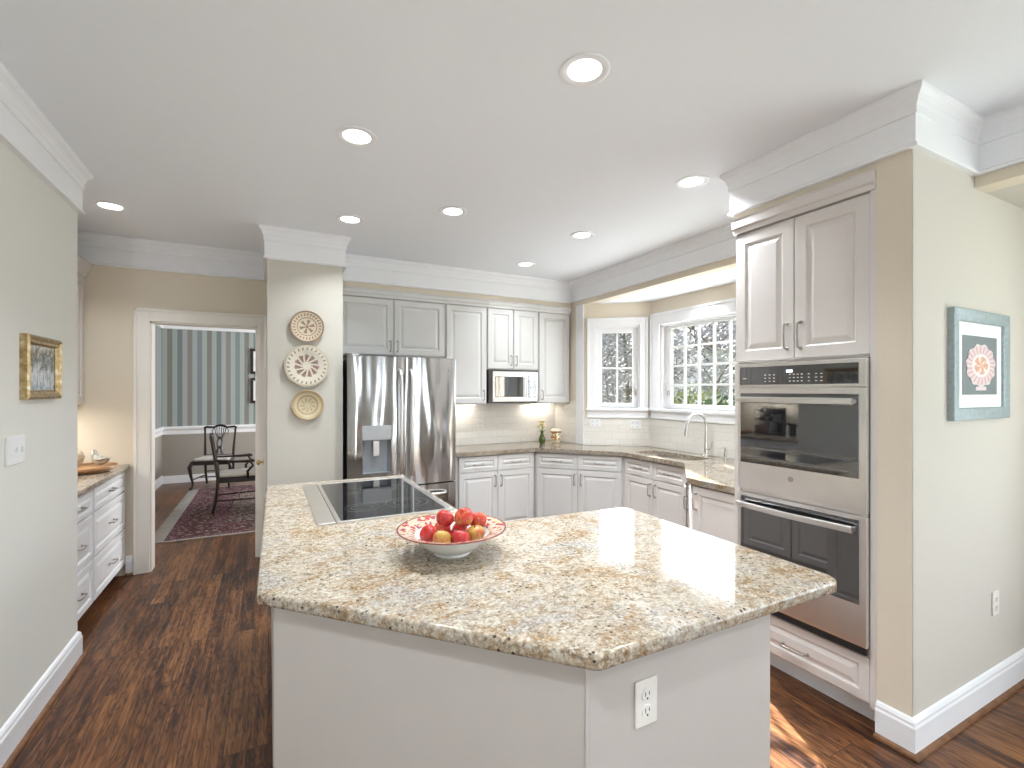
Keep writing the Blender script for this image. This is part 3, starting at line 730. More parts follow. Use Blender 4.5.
# refrigerator
FX0, FX1, FY, FZT = .566, 1.484, 3.95, 1.80
fr = thing('refrigerator', 'stainless french-door refrigerator with ice dispenser standing next to the column', 'refrigerator', (FX0, FY, 0))
FW = FX1-FX0
bm = B(); box(bm, (.004, .075, .02), (FW-.004, .78, 1.775), .004); obj('case', bm, 'black', fr)
def curved_front(bm, x0, x1, z0, z1, cut=None, bulge=.022, t=.065):
    n = 12; cols = []
    c = FW/2
    for i in range(n+1):
        x = x0+(x1-x0)*i/n; s = (x-c)/c; y = bulge*s*s
        e = min(i, n-i)
        if e == 0: y += .012
        cols.append((x, y))
    zs = [z0, z1] if not cut else [z0, cut[2], cut[3], z1]
    for i in range(n):
        (xa, ya), (xb, yb) = cols[i], cols[i+1]
        for za, zb in zip(zs, zs[1:]):
            if cut and za == cut[2] and xa >= cut[0]-1e-4 and xb <= cut[1]+1e-4: continue
            bm.faces.new([bm.verts.new(p) for p in ((xa, ya, za), (xb, yb, za), (xb, yb, zb), (xa, ya, zb))])
    bm.faces.new([bm.verts.new(p) for p in ((x0, t, z0), (x0, cols[0][1], z0), (x0, cols[0][1], z1), (x0, t, z1))])
    bm.faces.new([bm.verts.new(p) for p in ((x1, cols[-1][1], z0), (x1, t, z0), (x1, t, z1), (x1, cols[-1][1], z1))])
    for z in (z0, z1): bm.faces.new([bm.verts.new((x, y, z)) for x, y in cols]+[bm.verts.new((x1, t, z)), bm.verts.new((x0, t, z))])
    bmesh.ops.remove_doubles(bm, verts=bm.verts[:], dist=1e-4)
    bmesh.ops.recalc_face_normals(bm, faces=bm.faces[:])
hw = FW/2
xs_l = [.0+(hw-.003)*i/12 for i in range(13)]
DCX0, DCX1 = xs_l[3], xs_l[9]
bm = B(); curved_front(bm, 0, hw-.003, .725, FZT, (DCX0, DCX1, .845, 1.115)); dl = obj('refrigerator_door', bm, 'steel', fr, True)
bm = B(); curved_front(bm, hw+.003, FW, .725, FZT); dr = obj('refrigerator_door', bm, 'steel', fr, True)
bm = B(); curved_front(bm, 0, FW, .09, .712); dz = obj('freezer_drawer', bm, 'steel', fr, True)
bm = B(); box(bm, (.01, .03, .0), (FW-.01, .07, .085)); obj('kick_grille', bm, 'blackmatte', fr)
for x in (.03, FW-.09): bm = B(); box(bm, (x, .02, FZT), (x+.06, .12, FZT+.016), .004); obj('hinge_cover', bm, 'steel_flat', fr)
def fhandle(parent, x, z0, z1):
    bm = B(); pts = [(x, .02, z0), (x, -.030, z0+.02), (x, -.052, z0+.07)]+[(x, -.060, z0+(z1-z0)*s) for s in (.25, .5, .75)]+[(x, -.052, z1-.07), (x, -.030, z1-.02), (x, .02, z1)]
    tube(bm, pts, .0125, 12); obj('handle', bm, 'steel_flat', parent, True)
fhandle(dl, hw-.045, .80, 1.70); fhandle(dr, hw+.045, .80, 1.70)
bm = B(); tube(bm, [(.10, .02, .64), (.12, -.035, .64), (.18, -.058, .64), (hw, -.064, .64), (FW-.18, -.058, .64), (FW-.12, -.035, .64), (FW-.10, .02, .64)], .0125, 12); obj('handle', bm, 'steel_flat', dz, True)
# dispenser
bm = B(); yb = .010
box(bm, (DCX0-.004, -.004, 1.112), (DCX1+.004, .02, 1.235), .006); obj('dispenser_panel', bm, plain('gray dispenser panel', (.42, .42, .42), .35, 1.0), dl)
bm = B(); cols_ = [(DCX0, .012), (DCX0+.02, .066), (DCX1-.02, .066), (DCX1, .012)]
vb = [bm.verts.new((x, y, .845)) for x, y in cols_]; vt = [bm.verts.new((x, y, 1.115)) for x, y in cols_]
for i in range(3): bm.faces.new([vb[i], vb[i+1], vt[i+1], vt[i]])
bm.faces.new(vb); obj('dispenser_recess', bm, plain('gray dispenser lining', (.30, .32, .34), .35, .3), dl)
bm = B(); box(bm, ((DCX0+DCX1)/2-.028, .02, .98), ((DCX0+DCX1)/2+.022, .035, 1.112), .006); obj('dispenser_paddle', bm, 'steel_flat', dl)
bm = B(); lathe(bm, [(0, 0), (.012, 0), (.012, -.004), (0, -.004)], 16, (FW-.07, .016, 1.70), axis='y'); 
bm.free(); bm = B(); lathe(bm, [(0, .004), (.012, .004), (.012, 0), (0, 0)], 16, (FW-.065, .014, 1.695), axis='y'); obj('badge', bm, 'pewter', dr)

# microwave
mw = thing('microwave', 'stainless microwave with black window tucked under the paired upper cabinet doors', 'microwave', (2.075, 4.575, 1.385))
bm = B(); box(bm, (0, .03, 0), (.60, .34, .355), .004); obj('case', bm, 'black', mw)
bm = B(); box(bm, (.045, .0, .012), (.598, .030, .342), .005); md = obj('front', bm, plain('microwave steel', (.52, .51, .50), .3, 1.0), mw)
bm = B(); box(bm, (.0, .004, .004), (.044, .030, .350), .003); box(bm, (.0, .006, .340), (.60, .03, .356))
for i in range(12): box(bm, (.004, .0, .02+i*.027), (.040, .006, .033+i*.027))
obj('vent_grille', bm, plain('dark vent grille', (.05, .045, .04), .4), mw)
bm = B(); box(bm, (.075, -.003, .065), (.415, .003, .285), .004); obj('door_glass', bm, 'darkglass', mw)
bm = B(); box(bm, (.475, -.003, .055), (.575, .002, .300), .003); obj('control_glass', bm, 'darkglass', mw)
bm = B(); 
for i in range(3):
    for j in range(5): box(bm, (.487+i*.028, -.005, .075+j*.032), (.507+i*.028, -.002, .092+j*.032))
obj('keypad', bm, 'plastic_white', mw)
bm = B(); box(bm, (.487, -.005, .25), (.563, -.002, .285)); obj('clock_display', bm, 'display', mw)
bm = B(); tube(bm, [(.445, .0, .07), (.445, -.028, .085), (.445, -.032, .175), (.445, -.028, .265), (.445, 0, .28)], .008, 10); obj('handle', bm, 'steel_flat', mw, True)

# ------------------------------------------------------------------ WORKTOPS
def worktop(name, label, poly, m, z0=.876, z1=.914, hole=None, bev=.009, rad=0):
    bm = B(); prism(bm, rounded(poly, rad) if rad else poly, z0, z1, bev, 3, hole)
    return tag(obj(name, bm, m, None, True), label, 'worktop')
outer = [(1.505, 4.34), (2.51, 4.34), (3.10, 3.67), (3.10, 2.88), (2.59, 2.385), (2.585, 1.852), (3.115, 1.865), (3.118, 1.872), (3.668, 2.262), (3.668, 3.885), (3.118, 4.33), (3.118, 4.918), (1.505, 4.918)]
SX0, SX1, SY0, SY1 = 3.20, 3.50, 2.93, 3.62
worktop('worktop', 'gray speckled granite worktop running from the refrigerator past the sink', outer, 'granite2', hole=rounded([(SX0, SY0), (SX1, SY0), (SX1, SY1), (SX0, SY1)], .05, 4))
# sink
bm = B(); rim = rounded([(SX0-.012, SY0-.012), (SX1+.012, SY0-.012), (SX1+.012, SY1+.012), (SX0-.012, SY1+.012)], .05, 4)
lo = rounded([(SX0+.01, SY0+.01), (SX1-.01, SY0+.01), (SX1-.01, SY1-.01), (SX0+.01, SY1-.01)], .05, 4)
n_ = len(rim); r1 = [bm.verts.new((*p, .872)) for p in rim]; r2 = [bm.verts.new((*p, .715)) for p in lo]; r0 = [bm.verts.new((p[0], p[1], .875)) for p in rim]
for i in range(n_): bm.faces.new([r1[i], r1[(i+1) % n_], r2[(i+1) % n_], r2[i]])
bm.faces.new(r2); bmesh.ops.recalc_face_normals(bm, faces=bm.faces[:])
sk = tag(obj('sink', bm, 'steel_flat', None, True), 'stainless undermount sink set into the worktop below the large window', 'sink')
# faucet
fa = thing('faucet', 'brushed chrome gooseneck faucet behind the sink', 'faucet', (3.59, 3.075, .914), R(172))
bm = B(); lathe(bm, [(0, 0), (.030, 0), (.030, .008), (.022, .016), (.019, .05), (.019, .10), (.014, .13), (0, .13)], 20)
obj('base', bm, 'chrome', fa, True)
bm = B(); pts = [(0, 0, .12), (0, 0, .28)]+[(.105-.105*math.cos(a), 0, .28+.115*math.sin(a)) for a in [PI*i/12 for i in range(1, 12)]]+[(.215, 0, .265)]
tube(bm, pts, .0135, 12); obj('spout', bm, 'chrome', fa, True)
bm = B(); tube(bm, [(.213, 0, .285), (.219, 0, .25), (.228, 0, .195)], [.012, .016, .017], 14); obj('spray_head', bm, 'chrome', fa, True)
bm = B(); tube(bm, [(0, .01, .07), (0, .05, .075), (-.005, .062, .10), (-.01, .07, .150)], [.012, .010, .009, .006], 10); obj('lever', bm, 'chrome', fa, True)
so = thing('soap_dispenser', 'small chrome soap dispenser standing right of the faucet', 'soap dispenser', (3.60, 2.875, .914), R(180))
bm = B(); lathe(bm, [(0, 0), (.022, 0), (.022, .006), (.013, .012), (.012, .06), (0, .062)], 16); obj('base', bm, 'chrome', so, True)
bm = B(); tube(bm, [(0, 0, .055), (0, 0, .10), (.02, 0, .108), (.06, 0, .100)], [.008, .009, .008, .006], 10); obj('pump', bm, 'chrome', so, True)

# island
IT = [(-.012, 3.413), (-.03, 1.618), (.672, .872), (1.650, .872), (1.665, 1.945), (.866, 1.985), (.868, 3.405)]
IT = IT[::-1]
IT = rounded(IT, [.02, .03, .05, .055, .035, .03, .02], 6)
worktop('island_worktop', 'large cream and gold granite worktop on the island with cut-off corner', IT, 'granite', .874, .914, None, .011)
isl = thing('island', 'off-white paneled kitchen island under the large granite worktop', 'island', (0, 0, 0))
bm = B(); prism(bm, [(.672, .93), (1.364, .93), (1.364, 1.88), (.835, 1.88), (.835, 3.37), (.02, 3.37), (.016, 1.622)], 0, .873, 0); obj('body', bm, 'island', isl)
bm = B()   # corner trim on the near edge
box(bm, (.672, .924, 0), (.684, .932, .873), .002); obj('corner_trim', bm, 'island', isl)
def island_front(p0, p1, n, skip=()):
    L = math.hypot(p1[0]-p0[0], p1[1]-p0[1])
    for i in range(n):
        a, b = L*i/n+.006, L*(i+1)/n-.006
        bm = B(); panel(bm, a, b, .12, .855, y=-.02); o = obj('door', bm, 'cab', isl); o.location = (p0[0], p0[1], 0); o.rotation_euler = (0, 0, ang(p0, p1))
        hx = b-.04 if i % 2 == 0 else a+.04; bar_handle(o, hx, -.02, .74, .11, True)
island_front((1.364, .95), (1.364, 1.88), 2)
island_front((.835, 2.00), (.835, 3.36), 3)

def outlet(label, p, rot, n=1, m='plastic', kind='outlet', gang=1, w=.072, h=.118):
    t = thing('wall_outlet' if kind == 'outlet' else 'light_switch', label, 'outlet' if kind == 'outlet' else 'switch', p, rot)
    W_ = w*gang*(.66 if gang > 1 else 1) + (.024 if gang > 1 else 0)
    bm = B(); box(bm, (-W_/2, -.007, -h/2), (W_/2, -.0005, h/2), .003); obj('cover_plate', bm, m, t)
    for g in range(gang):
        cx = (g-(gang-1)/2)*.046
        if kind == 'outlet':
            for cz in (-.021, .021):
                bm = B(); lathe(bm, [(0, .0095), (.0165, .0095), (.017, .006), (.017, .004)], 20, (cx, 0, cz), axis='y'); s = obj('socket', bm, m, t)
                bm = B(); box(bm, (cx-.0075, -.0100, cz-.003), (cx-.0052, -.0085, cz+.008)); box(bm, (cx+.0050, -.0100, cz-.001), (cx+.0072, -.0085, cz+.008)); lathe(bm, [(0, .0100), (.0028, .0100), (.0028, .0085)], 10, (cx, 0, cz-.009), axis='y'); obj('slots', bm, 'slot', s)
        else:
            bm = B(); box(bm, (cx-.005, -.016, -.010), (cx+.005, -.006, .012), .002); obj('toggle', bm, m, t)
    return t
outlet('almond duplex outlet on the near end panel of the island', (.862, .93, .722), 0)
outlet('cream outlet low on the wall below the plate picture', (3.20, TY, .47), 0)
outlet('white three-gang toggle switch on the gray wall under the gilt picture', (-.96, 2.765, 1.265), R(90), m='plastic_white', kind='switch', gang=3)
outlet('small white outlet on the tile between refrigerator and vase', (2.12, YB-.010, 1.13), 0, m='plastic')
def on(p0, p1, s): return (p0[0]+(p1[0]-p0[0])*s-.010*math.sin(-ang(p0, p1))*1, p0[1]+(p1[1]-p0[1])*s-.010*math.cos(ang(p0, p1)))
q = on(BA, BB, .17); outlet('outlet plate on the tile left half below the small window', (q[0], q[1], 1.165), ang(BA, BB), m='plastic_white', kind='outlet', gang=2, h=.09)
q = on(BA, BB, .78); outlet('outlet plate on the tile right half below the small window', (q[0], q[1], 1.15), ang(BA, BB), m='plastic_white', kind='outlet', gang=2, h=.09)

# cooktop with downdraft
ck = thing('cooktop', 'black glass cooktop with a steel frame set in the island worktop', 'cooktop', (.195, 2.28, .9142))
bm = B()
for a, b in (((.085, 0, 0), (.645, .018, .008)), ((.085, .97, 0), (.645, .988, .008)), ((.085, .018, 0), (.103, .97, .008)), ((.612, .018, 0), (.645, .97, .008))): box(bm, a, b, .002)
obj('frame', bm, 'steel_flat', ck)
bm = B(); box(bm, (.103, .018, .0), (.612, .97, .006)); cg = obj('cooktop_glass', bm, 'cookglass', ck)
ringm = plain('gray printed rings', (.09, .09, .09), .3)
for (cx, cy, r) in ((.235, .24, .085), (.235, .70, .11), (.47, .25, .11), (.47, .70, .085)):
    for rr in (r, r*.62):
        bm = B()
        for k in range(48):
            a0_, a1_ = 2*PI*k/48, 2*PI*(k+1)/48
            bm.faces.new([bm.verts.new((cx+q*math.cos(a), cy+q*math.sin(a), .0063)) for q, a in ((rr, a0_), (rr+.002, a0_), (rr+.002, a1_), (rr, a1_))])
        obj('burner_ring', bm, ringm, cg)
bm = B(); box(bm, (0, 0, 0), (.079, .988, .008), .002); obj('downdraft_cover', bm, 'steel_flat', ck)

# fruit bowl
bc = Vector((.614, 1.686))
bw = thing('fruit_bowl', 'wide white ceramic bowl with painted red and gold rim on the island', 'bowl', (bc.x, bc.y, .9142))
bm = B(); lathe(bm, [(0, .004), (.058, .004), (.062, 0), (.068, 0), (.066, .008), (.095, .022), (.122, .045), (.138, .066), (.150, .077), (.200, .0925), (.2005, .0935), (.150, .0815), (.134, .070), (.118, .050), (.09, .026), (.05, .014), (0, .012)], 56); obj('basin', bm, 'porcelain', bw, True)
bm = B(); lathe(bm, [(.138, .0745), (.150, .0828), (.1985, .0950), (.2025, .0952), (.203, .0925), (.201, .0915)], 64); obj('painted_rim', bm, 'bowlrim', bw, True)
def apple_bm(r):
    bm = B(); prof = []
    for i in range(17):
        a = -PI/2+PI*i/16; rr = r*math.cos(a)*(1+.07*math.sin(a)); z = r*.93*math.sin(a)
        if i >= 13: z -= r*.22*((i-12)/4)**2
        if i <= 2: z += r*.10*((2-i)/2)
        prof.append((max(rr, 0) if i not in (0, 16) else 0, z))
    lathe(bm, prof, 24)
    for v in bm.verts:
        a = math.atan2(v.co.y, v.co.x); v.co.x *= 1+.02*math.cos(5*a); v.co.y *= 1+.02*math.sin(3*a)
    return bm
Rv = Vector((.8895, -.457)); Fv = Vector((.457, .8895))
apples = [  # right, forward, z above worktop, material, label
 (-.026, -.006, .128, 'apple_red', 'deep red apple on top of the pile, at its left'),
 (.046, .000, .130, 'apple_mix', 'largest striped orange-red apple on top, in the middle of the pile'),
 (.094, .050, .105, 'apple_mix', 'orange-red apple behind the top middle one, towards the right'),
 (-.084, -.022, .074, 'apple_red', 'red apple at the far left of the pile, low in the bowl'),
 (-.028, -.070, .070, 'apple_gold', 'yellow-green apple low at the front of the pile'),
 (.040, -.070, .072, 'apple_red', 'bright red apple low at the front, right of the yellow one'),
 (.090, -.022, .076, 'apple_gold', 'gold and red apple low at the right front of the pile'),
 (.020, .072, .064, 'apple_red', 'red apple at the back of the bowl, mostly hidden'),
 (-.046, .058, .068, 'apple_mix', 'orange apple at the back left of the bowl, mostly hidden'),
 (.006, -.004, .052, 'apple_red', 'dark red apple at the bottom centre, seen between the upper ones')]
for i, (a, b, z, m, lab) in enumerate(apples):
    p = bc+Rv*a+Fv*b; o = obj('apple', apple_bm(.034 if i != 1 else .037), m, None, True); tag(o, lab, 'apple', 'apples in the painted bowl')
    o.location = (p.x, p.y, .9142+z); o.rotation_euler = (random.uniform(-.9, .9), random.uniform(-.9, .9), random.uniform(0, 6))
    bm = B(); tube(bm, [(0, 0, .018), (.001, .001, .026), (.003, .002, .032)], [.0012, .0012, .0015], 6); obj('stem', bm, 'stem', o)

# ------------------------------------------------------------------ things on the worktop
va = thing('flower_vase', 'slim green glass vase holding yellow flowers on the corner worktop', 'vase', (2.78, 4.66, .914))
bm = B(); lathe(bm, [(0, 0), (.026, 0), (.034, .015), (.037, .05), (.028, .085), (.015, .11), (.016, .125), (.020, .14), (.017, .14), (.012, .12), (0, .12)], 24); obj('glass_body', bm, 'green_glass', va, True)
bm = B(); bm2 = B(); bm3 = B()
for k in range(7):
    a = 2*PI*k/7; rr = .042*(.4+.6*(k % 2)); top = Vector((rr*math.cos(a), rr*math.sin(a), .19+.028*(k % 3)))
    tube(bm, [(0, 0, .10), (top.x*.4, top.y*.4, .15), tuple(top)], .0018, 5)
    for j in range(8):
        b_ = 2*PI*j/8; d = Vector((math.cos(b_), math.sin(b_), .35)); d2 = Vector((-math.sin(b_), math.cos(b_), 0))
        bm2.faces.new([bm2.verts.new(top+v) for v in (d*.004, d*.022+d2*.011, d*.040, d*.022-d2*.011)])
    lathe(bm2, [(0, -.004), (.006, -.002), (.007, .004), (0, .007)], 8, tuple(top))
    d = Vector((math.cos(a+.4), math.sin(a+.4), .3)); d2 = Vector((-d.y, d.x, 0))
    bm3.faces.new([bm3.verts.new(Vector((0, 0, .135))+v) for v in (d*.0, d*.025+d2*.014, d*.06, d*.025-d2*.014)])
obj('stems', bm, 'leaf_green', va); obj('flowers', bm2, 'petal', va); obj('leaves', bm3, 'leaf_green', va)
jr = thing('ceramic_jar', 'cream lidded ceramic jar with painted design right of the vase', 'jar', (2.98, 4.68, .914))
bm = B(); lathe(bm, [(0, 0), (.045, 0), (.052, .01), (.062, .05), (.064, .09), (.058, .125), (.050, .135), (0, .135)], 32); obj('jar_body', bm, 'jar', jr, True)
bm = B(); lathe(bm, [(.055, .135), (.066, .137), (.066, .142), (.062, .146), (.05, .158), (.02, .166), (0, .167)], 32); obj('lid', bm, 'jar', jr, True)
bm = B(); lathe(bm, [(.0645, .118), (.067, .122), (.067, .134), (.055, .137)], 32); obj('rim_band', bm, 'traywood', jr, True)

# ------------------------------------------------------------------ buffet on the left
BX = -1.04
bf = thing('buffet_cabinet', 'white cabinet with two stacks of drawers in the alcove behind the gray wall', 'cabinet', (BX, 3.535, 0), R(90))
BL = YB-.004-3.535
bm = B(); box(bm, (0, .021, .09), (BL, .60, .874)); obj('body', bm, 'buffet', bf)
bm = B(); box(bm, (0, .10, 0), (BL, .12, .09)); obj('toe_kick', bm, 'floor', bf)
msp = 4.125-3.535
for a, b in ((.012, msp-.012), (msp+.012, BL-.02)):
    for z0, z1 in ((.705, .858), (.400, .690), (.10, .385)):
        bm = B(); panel(bm, a, b, z0, z1, st=.045); p = obj('drawer', bm, 'buffet', bf); bar_handle(p, (a+b)/2, 0, (z0+z1)/2, .11, False)
worktop('buffet_worktop', 'short speckled granite worktop on the white drawers in the left alcove', [(BX+.03, 3.525), (BX+.03, YB-.002), (-1.638, YB-.002), (-1.638, 3.525)], 'granite', .876, .914)
ub = thing('alcove_cabinet', 'cream upper cabinet in the left alcove, only a sliver shows past the wall', 'cabinet', (-1.30, 3.535, 0), R(90))
bm = B(); box(bm, (0, .021, 1.41), (BL, .349, 2.45)); obj('body', bm, 'cab', ub)
for i in range(3):
    a = BL*i/3+.004; bm = B(); panel(bm, a, BL*(i+1)/3-.004, 1.42, 2.42); p = obj('door', bm, 'cab', ub); bar_handle(p, a+.04, 0, 1.52, .10, True)
bm = B(); sweep(bm, [(0, 0), (BL, 0)], [(-.02, 2.42), (.012, 2.42), (.02, 2.46), (.04, 2.49), (.045, 2.53), (-.02, 2.53)]); obj('crown_moulding', bm, 'cab', ub)
lt = thing('alcove_light', 'strip light glowing under the upper cabinet in the left alcove', 'light', (-1.50, 4.3, 1.40), 0)
bm = B(); box(bm, (-.02, -.45, -.004), (.02, .45, .009), .002); obj('housing', bm, 'plastic_white', lt)
bm = B(); box(bm, (-.014, -.44, -.006), (.014, .44, -.004)); obj('lens', bm, 'undercab', lt)
light('alcove_glow', 'AREA', (0, 0, -.012), 3.6, (1, .95, .88), (0, 0, -1), .03, .85, lt)
# tray + bird + crock
tr = thing('wooden_tray', 'round honey-brown two-tier wooden tray on the left alcove worktop', 'tray', (-1.235, 4.60, .914))
bm = B(); lathe(bm, [(0, 0), (.16, 0), (.17, .006), (.165, .016), (0, .016)], 40); obj('base', bm, 'traywood', tr, True)
bm = B(); lathe(bm, [(0, .018), (.20, .020), (.215, .028), (.213, .042), (.204, .042), (.20, .034), (0, .033)], 48); obj('top', bm, 'traywood', tr, True)
bd = thing('bird_figurine', 'small gray-green pottery bird sitting on the wooden tray', 'figurine', (-1.135, 4.66, .9475), R(150))
bm = B()
pr = [(-.075, .062, .004), (-.055, .050, .016), (-.03, .042, .028), (0, .038, .036), (.025, .045, .034), (.042, .065, .026), (.05, .085, .021), (.055, .100, .021), (.06, .112, .014), (.066, .118, .004)]
tube(bm, [(x, 0, z) for x, z, r in pr], [r for x, z, r in pr], 18); 
for v in bm.verts: v.co.z = max(v.co.z, .002)
obj('bird_body', bm, 'bird', bd, True)
bm = B(); tube(bm, [(.068, 0, .106), (.085, 0, .100)], [.006, .001], 8); obj('beak', bm, 'traywood', bd)
bm = B(); 
for s in (-1, 1): tube(bm, [(.02, s*.030, .050), (-.02, s*.034, .050), (-.065, s*.018, .064)], [.012, .014, .003], 8)
obj('wings', bm, 'bird', bd, True)
cr = thing('pottery_crock', 'rounded cream pottery crock with lid behind the bird figurine', 'crock', (-1.33, 4.68, .9475))
bm = B(); lathe(bm, [(0, 0), (.05, 0), (.085, .03), (.095, .07), (.08, .11), (.055, .125), (0, .125)], 32); obj('pot', bm, 'crock', cr, True)
bm = B(); lathe(bm, [(.058, .122), (.055, .135), (.02, .145), (.008, .150), (.012, .162), (0, .168)], 24); obj('lid', bm, 'crock', cr, True)
# items only seen mirrored in the upper oven door
cm = thing('coffee_maker', 'black coffee maker on the alcove worktop, seen mirrored in the oven door', 'coffee maker', (-1.46, 4.135, .914), R(90))
bm = B(); box(bm, (-.07, -.12, 0), (.07, .12, .03), .006); box(bm, (-.07, .03, .03), (.07, .12, .36), .008); box(bm, (-.07, -.12, .28), (.07, .12, .37), .01); obj('housing', bm, 'black', cm)
bm = B(); lathe(bm, [(0, .032), (.05, .032), (.06, .08), (.05, .15), (.04, .17), (0, .17)], 20, (0, -.045, 0)); obj('carafe', bm, 'darkglass', cm, True)
cans = [(4.03, .20), (3.955, .18), (3.885, .17), (3.82, .16)]
for i, (y, h) in enumerate(cans):
    t = thing('canister', ['tallest dark canister, next to the coffee maker in the oven mirror image', 'steel canister second from the coffee maker in the oven mirror image', 'black canister second from the gray wall in the oven mirror image', 'shortest steel canister, beside the gray wall in the oven mirror image'][i], 'canister', (-1.46, y, .914), 0, 'canisters in the left alcove')
    bm = B(); lathe(bm, [(0, 0), (.031, 0), (.031, h*.8), (0, h*.8)], 24); obj('can', bm, 'steel_flat' if i % 2 else 'black', t, True)
    bm = B(); lathe(bm, [(.033, h*.8), (.033, h*.9), (.01, h*.92), (.014, h), (0, h)], 24); obj('lid', bm, 'black', t, True)
wk = thing('wine_rack', 'dark round wine rack on a wooden base, seen mirrored in the oven door', 'wine rack', (-1.545, 4.345, .914), R(90))
bm = B(); box(bm, (-.11, -.08, 0), (.11, .08, .12), .006); obj('base', bm, plain('red brown wood', (.10, .03, .02), .4), wk)
bm = B()
for y in (-.07, .07): tube(bm, [(.13*math.cos(a), y, .26+.13*math.sin(a)) for a in [2*PI*i/24 for i in range(25)]], .005, 6)
for cx, cz in ((-.06, .22), (.06, .22), (0, .31), (-.07, .30), (.07, .30), (0, .20)): tube(bm, [(cx+.042*math.cos(a), -.07, cz+.042*math.sin(a)) for a in [2*PI*i/16 for i in range(17)]], .003, 5)
obj('wire_rings', bm, 'blackmatte', wk)
BLAB = ['lower left', 'lower right', 'middle', 'upper left', 'upper right']
for i, (cx, cz) in enumerate(((-.075, .205), (.075, .205), (0, .262), (-.06, .325), (.06, .325))):
    t = obj('wine_bottle', (lambda b: (lathe(b, [(0, .085), (.012, .085), (.013, .03), (.034, -.01), (.034, -.07), (0, -.07)], 16, (0, 0, 0), axis='y'), b)[1])(B()), 'darkglass', None, True)
    t.location = (-1.545, 4.345+cx, .914+cz); t.rotation_euler = (0, 0, R(90)); tag(t, BLAB[i]+' dark bottle in the round rack mirrored in the oven door', 'bottle', 'bottles in the wine rack')

# ------------------------------------------------------------------ wall plates and pictures
def wallplate(label, x, z, r, m):
    t = thing('decorative_plate', label, 'plate', (x, 4.10, z), 0, 'plates on the column')
    bm = B(); lathe(bm, [(0, .012), (r*.50, .012), (r*.60, .018), (r*.72, .021), (r*.97, .034), (r, .032), (r*.98, .027), (r*.7, .012), (r*.5, .003), (0, .003)], 48, axis='y'); o = obj('dish', bm, m, t, True)
    bm = B(); tube(bm, [(0, -.004, r*.4), (0, -.001, r*.85)], .002, 6); obj('hanger', bm, 'brass', t)
wallplate('tan plate with a brown figure and dark border, highest of three on the column', .276, 2.025, .125, 'plate_a')
wallplate('largest wall plate, ivory with a petal rosette, middle of three on the column', .274, 1.715, .165, 'plate_b')
wallplate('small plain tan plate with ringed centre, lowest of three on the column', .280, 1.405, .118, 'plate_c')

def picture(name, label, p, rot, w, h, fw, fd, fm, art, mat_w=0, artsize=None, artname='painting', cat='picture'):
    t = thing(name, label, cat, p, rot)
    bm = B()
    prof = [(0, 0), (0, -fd*.95), (fw*.05, -fd), (fw*.93, -fd*.88), (fw, -fd*.75), (fw, 0)] if mat_w else [(0, 0), (0, -fd*.8), (fw*.25, -fd), (fw*.55, -fd*.75), (fw*.8, -fd*.8), (fw, -fd*.45), (fw, 0)]
    cs = [(-w/2, -h/2, 1, 1), (w/2, -h/2, -1, 1), (w/2, h/2, -1, -1), (-w/2, h/2, 1, -1)]
    rings = [[bm.verts.new((x+sx*o, y, z+sz*o)) for o, y in prof] for x, z, sx, sz in cs]
    for i in range(4):
        a, b = rings[i], rings[(i+1) % 4]
        for k in range(len(prof)-1): bm.faces.new([a[k], a[k+1], b[k+1], b[k]])
    bmesh.ops.recalc_face_normals(bm, faces=bm.faces[:]); obj('frame', bm, fm, t)
    iw, ih = w/2-fw*.95, h/2-fw*.95
    if mat_w:
        bm = B(); box(bm, (-iw, -.010, -ih), (iw, -.004, ih)); obj('picture_mat', bm, 'white_mat', t)
        aw, ah = artsize; bm = B(); box(bm, (-aw/2, -.0125, -ah/2), (aw/2, -.010, ah/2)); obj(artname, bm, art, t)
    else:
        bm = B(); box(bm, (-iw, -.010, -ih), (iw, -.004, ih)); obj(artname, bm, art, t)
    return t
picture('framed_painting', 'small winter landscape in a gilt frame on the gray left wall', (-.96, 3.005, 1.625), R(90), .385, .290, .042, .032, 'gold', 'painting')
slate = plain('slate gray print', (.17, .20, .20), .6)
pc = picture('framed_print', 'plate print with white mat in a blue-gray frame on the right wall', (3.005, TY, 1.638), 0, .60, .508, .056, .026, 'silver_frame', slate, .05, (.365, .275), 'print')
pr = polar_mat('pink patterned plate print', (.72, .62, .60), [(.062, .098, 22, .0, (.62, .35, .36), 40), (.0, .058, 0, 0, (.75, .70, .66), 0), (.0, .046, 5, -.4, (.62, .26, .20), 55), (.0, .040, 7, .2, (.72, .42, .18), -70)], .6)
bm = B(); 
vs = []
for k in range(72):
    a = 2*PI*k/72; r_ = .097+.005*math.sin(a*11); vs.append(bm.verts.new((r_*math.cos(a)*.98, -.0150, r_*math.sin(a)*1.12)))
f = bm.faces.new(vs); ex = bmesh.ops.extrude_face_region(bm, geom=[f])
for v in [g for g in ex['geom'] if isinstance(g, bmesh.types.BMVert)]: v.co.y += .003
bmesh.ops.recalc_face_normals(bm, faces=bm.faces[:])
box(bm, (-.035, -.0148, -.128), (.035, -.0125, -.108), .001)
obj('printed_plate', bm, pr, pc).scale = (1.62, 1, .92)
